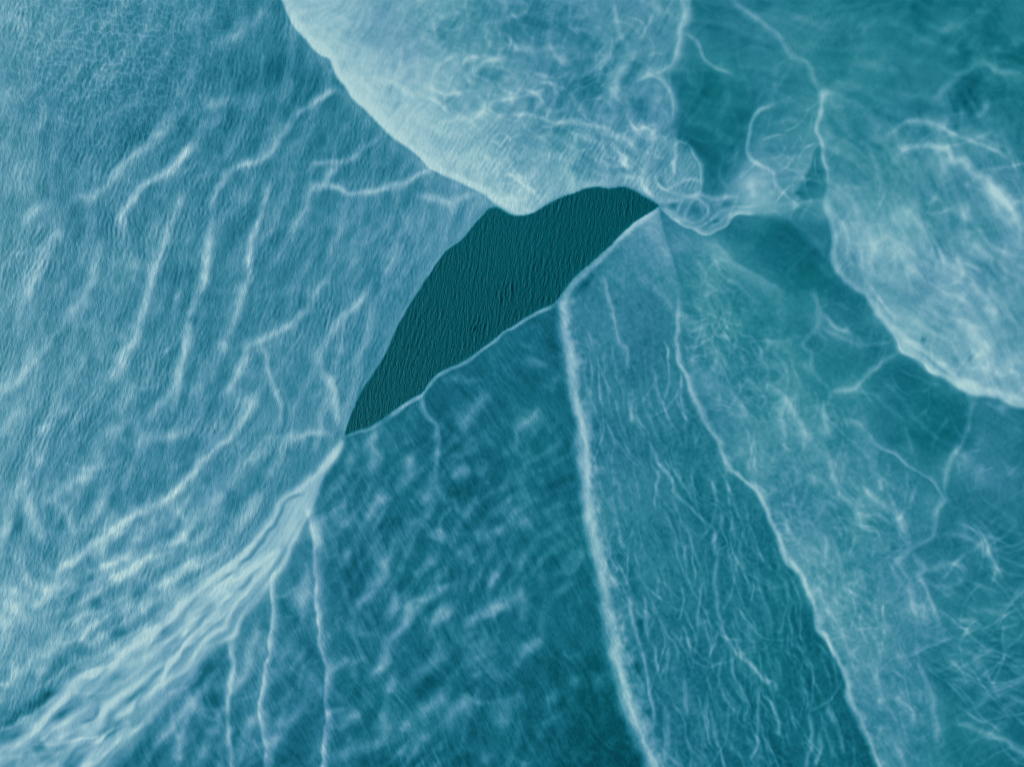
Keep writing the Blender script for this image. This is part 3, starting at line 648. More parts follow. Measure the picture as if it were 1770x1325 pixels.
def dist_field(p):
    """distance to a polyline everywhere (worked out on every fourth grid point)"""
    K = 4
    x = np.arange(X0, X1 + K * ST, K * ST); y = np.arange(Y0, Y1 + K * ST, K * ST); xx, yy = np.meshgrid(x, y)
    best = np.full(xx.shape, 1e12)
    q = p[::4] if len(p) > 12 else p
    if len(p) > 12: q = np.vstack([q, p[-1:]])
    for a0, a1 in zip(q[:-1], q[1:]):
        v = a1 - a0; l2 = max(float(v @ v), 1e-9)
        t = np.clip(((xx - a0[0]) * v[0] + (yy - a0[1]) * v[1]) / l2, 0, 1)
        best = np.minimum(best, (xx - a0[0] - t * v[0]) ** 2 + (yy - a0[1] - t * v[1]) ** 2)
    c = np.sqrt(best)
    fx = (GX - X0) / (K * ST); fy = (GY - Y0) / (K * ST); i = fx.astype(np.int32); j = fy.astype(np.int32); fx = fx - i; fy = fy - j
    return ((c[j, i] * (1 - fx) + c[j, i + 1] * fx) * (1 - fy) + (c[j + 1, i] * (1 - fx) + c[j + 1, i + 1] * fx) * fy).astype(np.float32)

def build_field():
    soft = dict(T=14, J=6, R=14, N=2.0, M=2.5, Q=3.0, U=3.6, A=2.0, B=3.5, W=0.9)
    zone = np.zeros((NY, NX), np.int8)
    order = ['S', 'T', 'R', 'N', 'M', 'Q', 'J', 'U', 'A', 'B', 'W']
    wob = dict(S=0, T=4.0, R=3.0, Q=1.3, J=1.0, U=1.0, N=.8, M=.8, A=0.6, B=0.8, W=0.5)
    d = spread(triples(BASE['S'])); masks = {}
    for k, z in enumerate(order):
        w = wob[z]
        m = inside(ZONES[z], GX + w * warp_x, GY + w * warp_y)
        zone[m] = k
        masks[z] = m
    alph = {}
    for z in order[1:]:
        al = blur(masks[z].astype(np.float32), soft[z])
        if z == 'B':
            t_ = np.clip((np.hypot(GX - 594, GY - 757) - 150) / 450, 0, 1)
            al = al + (blur(masks[z].astype(np.float32), 11) - al) * t_
        alph[z] = al
        if z == 'W': continue
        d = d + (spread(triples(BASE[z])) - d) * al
    for poly, v in ((pts('1408,256 1398,285 1390,312 1378,337 1396,345 1428,338 1424,312 1417,280'), .45),):
        d = d + (v - d) * blur(inside(poly, WX, WY).astype(np.float32), 2.5)
    # --- slow cloudiness and fibres
    wl = lambda z, s=10: blur((zone == order.index(z)).astype(np.float32), s)
    wA, wB, wU, wQ, wM, wN, wR, wT, wJ, wS = [wl(z) for z in 'ABUQMNRTJS']
    n40, n18, n8 = noise(36, 21), noise(15, 22), noise(6, 23)
    d += (0.010 * n40 + 0.008 * n18) * (1 - 0.5 * wT)
    d += (0.010 * wU + 0.010 * wQ + 0.008 * wR + .007 * wA) * n8
    wx2, wy2 = 9 * noise(26, 31) + 3 * noise(9, 39), 9 * noise(26, 32) + 3 * noise(9, 40)
    def web(s, seed, k=2.2):                        # thin bright net, like curdled silt
        n = sample(noise(s, seed), GX + wx2, GY + wy2)
        return np.exp(-np.abs(n) * k)
    w1, w2, w3 = web(24, 41, 2.8), web(15, 42, 2.4), web(8, 43)
    net = (w1 - .35) * .7 + (w2 - .35) * .5 + (w3 - .35) * .35
    thin = sum(sample(np.exp(-np.abs(noise(q_, 100 + q_)) * 6.5) - .12, GX + 1.5 * wx2, GY + 1.5 * wy2) for q_ in (26, 17, 12))
    netamp = blur(((zone == order.index('U')) & (GX > 720)).astype(np.float32), 45) * .095 + wQ * .05 + wR * .034 + wJ * .035 + wS * .030 + wT * .034 + wN * .012
    veil = sample(noise(24, 120) + .6 * noise(12, 121), GX + 2.5 * wx2, GY + 2.5 * wy2)
    d += veil * (.014 * wT + .010 * wS + .012 * wQ + .008 * wR + .010 * wU * np.clip((GX - 700) / 150, 0, 1))
    d += (.30 * netamp + .010 * wJ) * thin * np.clip(.6 + .8 * noise(40, 104), 0, 1.6)
    d += .75 * netamp * net * np.clip(.7 + .6 * noise(28, 38), 0, 1.8)
    # fibres drawn out along the flow of each body
    fwx, fwy = 16 * noise(60, 33) + 3 * noise(14, 35), 16 * noise(60, 34) + 3 * noise(14, 36)
    patch = np.clip(.75 + .5 * noise(30, 37), .1, 2)
    def fib(angle, seed, cross=2.3, long=26):
        f = aniso(angle, long, cross, seed)
        return sample(f, GX + fwx, GY + fwy)
    low = np.clip((GY - 880) / 250, 0, 1)
    def thread(angle, seed, cross=5, long=28, k=3.2):
        n = sample(aniso(angle, long, cross, seed), GX + fwx + 1.2 * wx2, GY + fwy + 1.2 * wy2)
        return np.exp(-np.abs(n) * k) - .27
    grit = noise(2.2, 81)
    n1, n2 = dist_field(P['r1']), dist_field(P['r2']); uN = n1 / (n1 + n2 + 1e-3)
    def flowN(seed, cross, long, width, k=3.2):
        return np.exp(-np.abs(sample(aniso(0, long, cross, seed), GY + 2 * warp_y, 300 + uN * width + 1.6 * warp_x + .5 * wx2)) * k) - .27
    d += wN * np.clip((GY - 560) / 250, .15, 1) * patch * np.clip(n2 / 70, .12, 1) * (.055 * flowN(94, 5, 36, 250, 3.8) + .045 * flowN(95, 4, 26, 230, 3.6) + .02 * flowN(96, 8, 40, 250, 2.0))
    tN = thread(75, 82, 4.5, 30) + .7 * thread(66, 83, 6, 34) + .5 * thread(86, 84, 5, 24)
    tP = thread(35, 85, 6, 34) + .8 * thread(152, 86, 6, 34) + .5 * thread(60, 87, 7, 30)
    tR = .7 * thread(60, 88, 5, 18) + .5 * thread(20, 89, 6, 18) + .7 * w3
    d += wN * tN * .016 * patch * np.clip((GY - 430) / 250, .3, 1) + wR * (tR - .1) * .040 * patch + wS * tP * .006 * patch * np.clip((GX - 1330) / 200, .15, 1) * (.45 + .55 * low)
    d += grit * (.009 * wN + .008 * wR + .006 * wM + .005 * wU + .005 * wQ + .004 * wS + .004 * wA)
    d += wN * noise(4, 90) * .005
    fN = np.maximum(fib(76, 51, 2.0, 22), -.8) + .6 * np.maximum(fib(64, 52, 3, 30), -.6)
    fR = fib(66, 53, 2.2, 20) + .6 * fib(48, 54, 3, 25)
    fM = fib(60, 55, 2.6, 16) + .5 * fib(66, 56, 2, 10)
    fP = fib(33, 57, 2.0, 28) + .7 * fib(155, 58, 2.2, 26)
    fQ = fib(48, 59, 4, 26) + .5 * fib(60, 60, 2.5, 14)
    fU = fib(-58, 61, 2.2, 11) + .5 * fib(28, 62, 3, 18)
    fT = fib(12, 63, 4, 30) + .6 * fib(140, 64, 3.5, 26)
    bN = 1 + .5 * n40
    d += wN * fN * .006 * bN + wR * fR * .006 + wM * fM * .011 + wS * fP * (.004 + .004 * low * np.clip((GX - 1560) / 80, 0, 1)) + wQ * fQ * .012 + wU * fU * .010 + wT * fT * .010 + wJ * fT * .01
    bl, br = dist_field(P['bw']), dist_field(P['be']); run = np.hypot(GX - 594, GY - 757)
    uB = bl / (bl + br + 1e-3)
    strands = sample(aniso(0, 90, 6.0, 91), run, 300 + uB * 150 + 2.5 * warp_y) + .5 * sample(aniso(0, 60, 3.0, 92), run, 300 + uB * 130 + 2 * warp_y)
    mB = blur((zone == order.index('B')).astype(np.float32), 3)
    d += mB * np.clip((run - 60) / 260, 0, 1) * (.027 * np.minimum(strands, 1.2) + .010)
    # the left sheet carries the same sweep on, parallel to the fan's upper edge
    oA = np.clip(1.1 - bl / 380, 0, 1) * wA * np.clip((GY - 780) / 220, 0, 1)
    d += oA * .018 * np.clip((700 - GX) / 500, 0, 1)
    d += oA * sample(aniso(0, 70, 7, 93), run, 300 + bl * .55 + 3 * warp_y) * .022
    # separate pale strands with bluer water between, opening out from the tip and going on beside the fan
    in_b = blur((zone == order.index('B')).astype(np.float32), 2) > .5
    wid = 14 + .27 * np.maximum(run - 120, 0)
    uu = np.where(in_b, uB, np.where(bl < br, -bl / wid, 1 + br / wid))
    ph = uu * 5.2 + .36 * noise(60, 122) + .05 * noise(16, 123)
    cell_ = np.floor(ph + .5); off = np.abs(ph - cell_)
    pick = np.random.default_rng(5).uniform(.55, 1.25, 64)[(cell_.astype(int) + 32) % 64]
    st_ = np.exp(-(off / (.24 + .05 * n18)) ** 2) * pick * np.clip(1 + .25 * sample(aniso(0, 50, 6, 124), run, 300 + uu * 60), .3, 1.6) - .42
    reach = np.where(in_b, 1.0, np.clip(1 - np.abs(np.where(uu < 0, uu / 1.5, (uu - 1) / .5)), 0, 1) * .5)
    reach = blur(reach.astype(np.float32), 5) * np.clip((run - 110) / 300, 0, 1) * np.clip(wB + wA * np.clip((GY - 840) / 120, 0, 1) + .7 * wM * np.clip((520 - GX) / 160, 0, 1) * np.clip((GY - 1040) / 120, 0, 1), 0, 1)
    d += reach * .115 * st_
    # broad folds of the middle sheet, rounded bumps some 50 px apart
    def crest(angle, lo, cr, seed, k=2.2):
        n = sample(aniso(angle, lo, cr, seed), GX + fwx + .5 * wx2, GY + fwy + .5 * wy2)
        return blur(np.exp(-np.abs(n) * k), 2.5) - .36
    d += wM * (np.exp(.7 * np.minimum(sample(waves(128, 36, 15, .22, 71), GX + 1.1 * fwx, GY + 1.1 * fwy), 1.4)) * .017 - .022 + crest(124, 20, 8, 72, 2.6) * .035) * np.clip((GY - 620) / 200, 0.25, 1) * np.clip(.85 + .35 * noise(50, 78), .2, 1.5)
    # the wide left sheet: oblique swells, small curdled cells in its upper left corner
    d += wA * (np.exp(.7 * np.minimum(sample(waves(112, 54, 11, .22, 73), GX + fwx, GY + fwy), 1.6)) * .021 - .027 + np.exp(.7 * np.minimum(sample(waves(118, 30, 20, .28, 117), GX + fwx, GY + fwy), 1.6)) * .012 - .0155 + crest(122, 20, 9, 76, 2.2) * .018 + aniso(108, 12, 4, 74) * .009 + aniso(104, 6, 2.4, 79) * .007)
    up = np.clip(1 - np.hypot(GX - 180, GY - 60) / 330, 0, 1)
    cells = np.exp(-np.abs(sample(noise(3.6, 75), GX + .2 * wx2, GY)) * 2.0) - .42
    d += wA * up * (.10 * cells - .018 * (web(16, 77, 3.0) - .3))
    # --- the traced streaks
    for ln in LINES.strip().splitlines():
        z, name, amt, sig, side, rest = ln.split(' ', 5)
        p = smooth_line(pts(rest), 6.0); amt = float(amt); sig = float(sig)
        if name == 'silt_fold': amt *= 1.55
        if name == 'silt_front': amt *= 1.3
        if name == 'silt_wisp': amt *= (.85 if z in 'ST' else .95 if z == 'J' else 1.2)
        if z == 'S': sig *= 1.2
        if z == 'M' and name == 'silt_streak': amt *= 1.2
        if z == 'A' and name == 'silt_streak': amt *= 1.5; sig *= .9
        js, is_, g = line_profile(p, sig, side)
        mod = 1 + .08 * n18[js, is_] + .10 * n8[js, is_]
        if z == 'J': amt *= .95
        if name in ('silt_front', 'silt_ridge'): mod = 1 + .10 * n18[js, is_] + .10 * n8[js, is_]
        if z in 'NMR' and name == 'silt_front': g = g * (1 - alph['W'][js, is_])
        d[js, is_] += amt * g * np.clip(mod, .35, 1.7)
        if z == 'M' and name == 'silt_streak':
            js, is_, g = line_profile(p, sig * 3.0, '-')
            d[js, is_] += .28 * amt * g * np.clip(1 + .4 * n18[js, is_], 0, 2)
        if z in 'STRQ' and name != 'silt_front':
            js, is_, g = line_profile(p, sig * 3.6, '-')
            d[js, is_] += .30 * amt * g * np.clip(1 + .4 * n18[js, is_], 0, 2)
    for ln in MARKS.strip().splitlines():
        amt, sig, rest = ln.split(' ', 2)
        p = smooth_line(pts(rest), 6.0) if rest.count(',') > 1 else pts(rest)
        js, is_, g = line_profile(p, float(sig), '-')
        d[js, is_] += float(amt) * (1.0 if float(amt) > 0 else (1.15 if len(p) > 3 else .7) if p[0, 0] < 545 and p[0, 1] > 850 else 1.0) * g * np.clip(1 + .18 * n8[js, is_], .3, 1.8)
    # hair-fine threads of silt, drawn out along the flow
    g_ = np.random.default_rng(21)
    def hairs(z, count, ang, spread_, lo, hi, bend, sig, amt, x0, x1, y0, y1):
        zi = order.index(z); made = 0
        for _ in range(count * 12):
            if made >= count: break
            x, y = g_.uniform(x0, x1), g_.uniform(y0, y1)
            if zone[int((y - Y0) / ST), int((x - X0) / ST)] != zi: continue
            t = math.radians(ang + g_.normal() * spread_); k = g_.normal() * bend; n = int(g_.uniform(lo, hi) / 5) + 2; q = []
            for _ in range(n):
                q.append((x, y)); k += g_.normal() * bend * .35; t += 5 * k; x += 5 * math.cos(t); y += 5 * math.sin(t)
            q = np.array(q); q = q[(q[:, 0] > X0 + 30) & (q[:, 0] < X1 - 30) & (q[:, 1] > Y0 + 30) & (q[:, 1] < Y1 - 30)]
            if len(q) < 3 or zone[int((q[-1, 1] - Y0) / ST), int((q[-1, 0] - X0) / ST)] != zi: continue
            s_ = sig * g_.uniform(.75, 1.35)
            js, is_, g = line_profile(q, s_, '-')
            d[js, is_] += amt * g_.uniform(.5, 1.3) * g * np.clip(1 + .25 * n8[js, is_], .2, 1.8); made += 1
    hairs('N', 190, 76, 10, 40, 130, .004, 1.8, .050, 1000, 1520, 560, 1380)
    hairs('R', 130, 64, 24, 35, 100, .006, 2.2, .034, 1180, 1640, 420, 1380)
    hairs('S', 70, 32, 18, 50, 140, .006, 1.8, .042, 1590, 1800, 880, 1380)
    hairs('S', 40, 155, 18, 50, 130, .005, 2.0, .034, 1590, 1800, 880, 1380)
    hairs('S', 45, 60, 50, 30, 90, .010, 2.0, .030, 1340, 1780, 470, 880)
    hairs('Q', 80, 48, 28, 40, 110, .009, 3.0, .034, 1420, 1800, 230, 720)
    hairs('U', 80, 20, 60, 40, 100, .022, 2.4, .042, 760, 1200, -20, 330)
    hairs('J', 35, 0, 60, 20, 60, .018, 1.9, .042, 1140, 1430, 170, 440)
    hairs('A', 120, 113, 13, 60, 170, .004, 4.0, .027, -20, 800, 150, 900)
    hairs('A', 70, 142, 12, 50, 150, .004, 5.0, .042, -20, 420, 800, 1200)
    hairs('A', 60, 95, 30, 25, 60, .012, 3.6, .034, -20, 300, 560, 1050)
    hairs('B', 60, 139, 7, 80, 220, .002, 3.4, .050, -20, 520, 900, 1380)
    hairs('M', 210, 128, 20, 25, 75, .012, 5.2, .040, 560, 1080, 640, 1380)
    hairs('M', 50, 118, 24, 30, 90, .010, 4.6, .046, 230, 580, 960, 1380)
    hairs('T', 40, 30, 40, 50, 130, .010, 4.0, .022, 1170, 1800, -20, 330)
    # the two long ridges
    for key, amt, s0, s1, yend in (('r1', .27, 9.0, 15.0, 1), ('r2', .19, 3.6, 5.6, 1)):
        p = P[key]
        js, is_, g = ridge_profile(p, s0, s1)
        f = np.clip((WY[js, is_] - (500 if key == 'r1' else 485)) / (25 if key == 'r1' else 60), 0, 1)
        if key == 'r2': f = f * (.86 + .14 * np.clip((WY[js, is_] - 760) / 160, 0, 1))
        d[js, is_] += amt * g * f * (1 + .07 * n18[js, is_] + .10 * fN[js, is_] * .5)
    d = d + .5 * (d - blur(d, 3.0)) + .10 * (d - blur(d, 12))
    # clear pool
    dW = spread(triples(BASE['W']))
    d = d + (dW - d) * alph['W']
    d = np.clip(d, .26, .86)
    tint = np.clip(spread(triples(TINT), 3.0) + .10 * n40 + .05 * n18, 0, 1)
    tint = tint + (np.clip(spread([(0, 0, .4), (0, 600, .45), (0, 1100, .45), (300, 600, .35), (500, 200, .3), (600, 500, .22), (750, 380, .15), (300, 900, .35)]) + .05 * n40, 0, 1) - tint) * alph['A']
    tint = tint + (1.0 - tint) * alph['W']
    # far outside the frame everything settles into one evenly clouded sea
    rim = np.minimum(np.minimum(GX - X0, X1 - GX), np.minimum(GY - Y0, Y1 - GY)); rim = np.clip((rim - 12) / 240, 0, 1); rim = rim * rim * (3 - 2 * rim)
    d = .46 + (d - .46) * rim; tint = .5 + (tint - .5) * rim
    # how strongly and which way the wind ripples show
    rip = 0.35 + .50 * wA - .12 * wU + .35 * wU * np.clip((GY - 190) / 80, 0, 1) + .25 * wM + .05 * wN
    rip = rip - .12 * (wT + wJ + wS + wQ)
    rip = rip + (1.0 - rip) * blur((zone == order.index('W')).astype(np.float32), 2)
    rip = np.clip(rip - .3 * np.clip((GX - 1100) / 200, 0, 1), .12, 1.0)
    amp_ = np.clip(.75 + .35 * noise(26, 110), .25, 1.6)
    def wob_(a_): return sample(a_, GX + .35 * fwx, GY + .35 * fwy)
    pool_w = (.017 * wob_(waves(97, 8.6, 21, .5, 111)) + .013 * wob_(waves(106, 6.0, 24, .45, 112)) + .006 * wob_(waves(92, 13, 25, .4, 118))) * np.clip(.9 + .3 * noise(14, 119), .45, 1.35)
    left_w = .0075 * wob_(waves(108, 9.0, 24, .34, 113)) + .0038 * wob_(waves(80, 7.0, 22, .3, 114))
    mid_w = .0048 * wob_(waves(62, 8.0, 16, .3, 115))
    top_w = .0055 * wob_(waves(120, 8.5, 16, .3, 116))
    kW = blur((zone == order.index('W')).astype(np.float32), 1.5)
    up_k = wU * np.clip((GY - 170) / 90, .12, 1) + .25 * wB
    RIP = (left_w * wA + mid_w * (.9 * wM + .35 * wN + .2 * wR) + top_w * up_k + .0016 * mid_w / .0048 * (wT + wS + wQ + wJ)) * amp_
    RIP = RIP * (1 - kW) + pool_w * kW * np.clip(amp_, .6, 1.4)
    lean = np.clip(wM + wN + .5 * wR + np.clip((GX - 1250) / 200, 0, 1), 0, 1)
    return d.astype(np.float32), tint.astype(np.float32), rip.astype(np.float32), lean.astype(np.float32), zone, order, RIP.astype(np.float32)

def ridge_profile(p, s0, s1):
    """long ridge: crisp left flank, wide soft right flank, growing wider down its length"""
    js, is_ = box(p, 5 * s1 + 10)
    x = WX[js, is_]; y = WY[js, is_]
    o = np.argsort(p[:, 1]); xc = np.interp(y, p[o, 1], p[o, 0])
    slope = np.gradient(p[o, 0], p[o, 1]); cs = 1 / np.sqrt(1 + np.interp(y, p[o, 1], slope) ** 2)
    u = (x - xc) * cs
    f = np.clip((y - p[o[0], 1]) / 820.0, 0, 1); w = (s0 + (s1 - s0) * f) * np.clip(1 + .16 * noise(7, 98)[js, is_] + .10 * noise(3, 99)[js, is_], .6, 1.5)
    left = np.exp(-(u / ((s0 + (s1 - s0) * f) * .68)) ** 2 / 2); right = .8 * np.exp(-(u / (w * 1.0)) ** 2 / 2) + .2 * np.exp(-u / (w * 2.6))
    return js, is_, np.where(u < 0, left, right)

# silt amount -> colour (sRGB 0..255), blue-grey and green-teal
RAMP_D = [.26, .34, .42, .50, .58, .66, .74, .82]
RAMP_BLUE = [(2, 60, 74), (6, 84, 102), (26, 108, 132), (58, 130, 156), (92, 149, 175), (122, 169, 190), (150, 190, 203), (175, 209, 214)]
RAMP_TEAL = [(0, 62, 72), (2, 84, 95), (16, 108, 122), (42, 129, 144), (76, 149, 164), (112, 171, 183), (146, 192, 199), (176, 211, 212)]
# FIELD END

# ------------------------------------------------------------------ materials
def lin(c):
    c = np.array(c, float) / 255.0
    return np.where(c <= 0.04045, c / 12.92, ((c + 0.055) / 1.055) ** 2.4)

LIGHT = np.array([0.92, 0.98, 1.14])        # what a white matte surface would read under this sky and sun
def water_material(name, rough, spec, bump, grain, crisp):
    m = bpy.data.materials.new(name); m.use_nodes = True
    nt = m.node_tree; N, L = nt.nodes, nt.links
    for n in list(N): N.remove(n)
    def node(t, **kw):
        n = N.new(t)
        for k, v in kw.items(): setattr(n, k, v)
        return n
    def math_(op, a, b=None, c=None):
        n = node("ShaderNodeMath", operation=op)
        for i, v in enumerate((a, b, c)):
            if v is None: continue
            if isinstance(v, (int, float)): n.inputs[i].default_value = v
            else: L.new(v, n.inputs[i])
        return n.outputs[0]
    out = node("ShaderNodeOutputMaterial"); bs = node("ShaderNodeBsdfPrincipled")
    L.new(bs.outputs[0], out.inputs[0])
    at = lambda nm: node("ShaderNodeAttribute", attribute_name=nm).outputs["Fac"]
    silt, tint, rip, lean = at("silt"), at("tint"), at("ripple"), at("lean")
    pos = node("ShaderNodeNewGeometry").outputs["Position"]
    def noise_tex(angle, stretch, scale, detail, rough_, dist=0.0):
        r = node("ShaderNodeVectorRotate", rotation_type='Z_AXIS'); r.inputs["Angle"].default_value = math.radians(angle)
        L.new(pos, r.inputs["Vector"])
        mp = node("ShaderNodeVectorMath", operation='MULTIPLY'); mp.inputs[1].default_value = (1.0, stretch, 0.3)
        L.new(r.outputs[0], mp.inputs[0])
        n = node("ShaderNodeTexNoise"); n.inputs["Scale"].default_value = scale; n.inputs["Detail"].default_value = detail
        n.inputs["Roughness"].default_value = rough_; n.inputs["Distortion"].default_value = dist
        L.new(mp.outputs[0], n.inputs["Vector"])
        return n.outputs["Fac"]
    # wind ripples: short crests; two headings that give way to each other over the place
    ra = math_('ADD', math_('MULTIPLY', noise_tex(16, 0.40, 3.4, 2.0, 0.55), 0.62), math_('MULTIPLY', noise_tex(-12, 0.45, 3.8, 2.0, 0.55), 0.38))      # crests lean to the right at their top
    rb = noise_tex(-28, 0.34, 3.4, 3.0, 0.6, 0.2)      # crests lean to the left
    fine = noise_tex(8, 0.45, 8.0, 2.0, 0.6)
    mx = node("ShaderNodeMix", data_type='FLOAT'); L.new(lean, mx.inputs[0]); L.new(ra, mx.inputs[2]); L.new(rb, mx.inputs[3])
    wave = math_('ADD', mx.outputs[0], math_('MULTIPLY', fine, 0.28))
    if crisp:       # open water: long thin wavelets with sharp crests
        c1 = noise_tex(8, 0.22, 3.6, 2.5, 0.6, 0.15); c2 = noise_tex(17, 0.26, 5.2, 2.0, 0.55, 0.1)
        sharp = lambda n: math_('SUBTRACT', 1.0, math_('ABSOLUTE', math_('MULTIPLY_ADD', n, 3.0, -1.5)))
        wave = math_('ADD', math_('MULTIPLY', sharp(c1), 0.30), math_('MULTIPLY', sharp(c2), 0.24))
    # fine curdling of the silt itself
    curd = noise_tex(10, 0.8, 2.2, 5.0, 0.72, 0.4)
    amt = math_('ADD', silt, math_('MULTIPLY', math_('SUBTRACT', curd, 0.5), grain))
    def ramp(cols):
        r = node("ShaderNodeValToRGB"); r.color_ramp.interpolation = 'LINEAR'
        el = r.color_ramp.elements
        while len(el) < len(cols): el.new(0.5)
        for k, (p_, c) in enumerate(zip(RAMP_D, cols)):
            el[k].position = p_; v = lin(c) / LIGHT
            el[k].color = (float(v[0]), float(v[1]), float(v[2]), 1.0)
        L.new(amt, r.inputs[0]); return r.outputs[0]
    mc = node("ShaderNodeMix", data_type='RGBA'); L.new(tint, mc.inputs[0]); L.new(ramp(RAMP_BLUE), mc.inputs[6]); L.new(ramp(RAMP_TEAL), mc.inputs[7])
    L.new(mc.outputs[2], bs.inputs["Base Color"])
    bp = node("ShaderNodeBump"); bp.inputs["Distance"].default_value = 0.30
    L.new(math_('MULTIPLY', rip, bump), bp.inputs["Strength"]); L.new(wave, bp.inputs["Height"])
    L.new(bp.outputs[0], bs.inputs["Normal"])
    bs.inputs["Roughness"].default_value = rough
    bs.inputs["IOR"].default_value = 1.33
    bs.inputs["Specular IOR Level"].default_value = spec
    return m

MAT_WATER = water_material("clear_water", 0.42, 0.05, 0.6, 0.06, True)
MAT_SILT = water_material("silty_water", 0.45, 0.10, 0.35, 0.075, False)

# ------------------------------------------------------------------ the surface sheets
D, TI, RI, LE, ZONE, ORDER, RIPPLES = build_field()
HEIGHT = 0.09 * (blur(D, 5.0) - 0.3)                # cloudier water wells up a little: metres
HEIGHT = np.clip(HEIGHT, 0, 0.5) + RIPPLES + 0.06
LIFT = dict(W=0.0, S=.002, T=.003, R=.004, N=.005, M=.006, Q=.008, J=.009, U=.012, A=.007, B=.011)

def axis(lo, hi, a, b):
    m = np.arange(a, b + .1, 1.65)
    return np.concatenate([np.arange(lo, a - 1, 10.0), m, np.arange(b + 10.0, hi + .1, 10.0)])
vx = axis(X0, X1 - 4, -30.0, 1800.0); vy = axis(Y0, Y1 - 4, -30.0, 1356.0)
VX, VY = np.meshgrid(vx, vy)
nX, nY = len(vx), len(vy)
FD, FT, FR, FL, FH = [sample(a_, VX, VY) for a_ in (D, TI, RI, LE, HEIGHT)]
cxm, cym = .5 * (VX[:-1, :-1] + VX[1:, 1:]), .5 * (VY[:-1, :-1] + VY[1:, 1:])
CELL = ZONE[np.clip(((cym - Y0) / ST).round().astype(int), 0, NY - 1), np.clip(((cxm - X0) / ST).round().astype(int), 0, NX - 1)]

def tidy(cell):
    """every body of water in one piece: slivers cut off by the wavy outlines go to their neighbour"""
    rows_, parent, size = [], [], []
    def root(q):
        while parent[q] != q:
            parent[q] = parent[parent[q]]; q = parent[q]
        return q
    for j in range(cell.shape[0]):
        c = cell[j]; cuts = np.flatnonzero(np.diff(c)) + 1
        st = np.concatenate([[0], cuts]); en = np.concatenate([cuts, [len(c)]])
        cur = []
        for s_, e_ in zip(st.tolist(), en.tolist()):
            q = len(parent); parent.append(q); size.append(e_ - s_); cur.append((s_, e_, int(c[s_]), q))
        if rows_:
            for (s_, e_, z_, q) in cur:
                for (s2, e2, z2, q2) in rows_[-1]:
                    if z2 == z_ and s2 < e_ and e2 > s_:
                        a_, b_ = root(q), root(q2)
                        if a_ != b_: parent[a_] = b_; size[b_] += size[a_]
        rows_.append(cur)
    best = {}
    for cur in rows_:
        for (_, _, z_, q) in cur:
            r = root(q)
            if size[r] > best.get(z_, (0, 0))[0]: best[z_] = (size[r], r)
    left = 0
    for j, cur in enumerate(rows_):
        for k, (s_, e_, z_, q) in enumerate(cur):
            if root(q) != best[z_][1]:
                left += 1
                cell[j, s_:e_] = cell[j, s_ - 1] if s_ > 0 else cell[j, min(e_, cell.shape[1] - 1)]
    return left
for _ in range(6):
    if tidy(CELL) == 0: break

def make_mesh(name, co, faces, attrs, mat):
    me = bpy.data.meshes.new(name)
    me.vertices.add(len(co)); me.vertices.foreach_set("co", co.astype(np.float32).ravel())
    n = len(faces)
    me.loops.add(n * 4); me.loops.foreach_set("vertex_index", faces.astype(np.int32).ravel())
    me.polygons.add(n); me.polygons.foreach_set("loop_start", np.arange(0, n * 4, 4, dtype=np.int32))
    try: me.polygons.foreach_set("loop_total", np.full(n, 4, np.int32))
    except Exception: pass
    me.polygons.foreach_set("use_smooth", np.ones(n, bool))
    for k, v in attrs.items():
        a_ = me.attributes.new(k, 'FLOAT', 'POINT'); a_.data.foreach_set("value", v.astype(np.float32).ravel())
    me.update(calc_edges=True)
    me.materials.append(mat)
    return me

def world_xy(x, y):
    return (x - CX) * PX, (CY - y) * PX

def add(name, me, parent=None, loc=(0, 0, 0), **props):
    o = bpy.data.objects.new(name, me); sc.collection.objects.link(o)
    o.location = loc
    if parent is not None: o.parent = parent
    for k, v in props.items(): o[k] = v
    return o

def zone_sheet(z, depth=0.6):
    """the cells of one body of water as a raised sheet with side walls running down under the surface"""
    m = CELL == ORDER.index(z)
    jj, ii = np.nonzero(m)
    q = np.stack([(jj + 1) * nX + ii, (jj + 1) * nX + ii + 1, jj * nX + ii + 1, jj * nX + ii], 1)
    used = np.unique(q); remap = np.full(nX * nY, -1, np.int64); remap[used] = np.arange(len(used))
    x, y = world_xy(VX.ravel()[used], VY.ravel()[used])
    h = FH.ravel()[used] + LIFT[z]
    co = np.stack([x, y, h], 1); f = remap[q]
    at = dict(silt=FD.ravel()[used], tint=FT.ravel()[used], ripple=FR.ravel()[used], lean=FL.ravel()[used])
    # walls
    e = np.vstack([f[:, [0, 1]], f[:, [1, 2]], f[:, [2, 3]], f[:, [3, 0]]])
    key = e[:, 0] * (len(co) + 1) + e[:, 1]; rkey = e[:, 1] * (len(co) + 1) + e[:, 0]
    b = e[~np.isin(key, rkey)]
    bv = np.unique(b); low = np.full(len(co), -1, np.int64); low[bv] = len(co) + np.arange(len(bv))
    lo = co[bv].copy(); lo[:, 2] = -depth
    hi = low + len(bv)                                  # own vertices for the walls, so the sheet's edge shades flat
    walls = np.stack([hi[b[:, 1]], hi[b[:, 0]], low[b[:, 0]], low[b[:, 1]]], 1)
    top = co[bv].copy(); top[:, 2] -= .0005
    co = np.vstack([co, lo, top]); f = np.vstack([f, walls]); at = {k: np.concatenate([v, v[bv], v[bv]]) for k, v in at.items()}
    return co, f, at

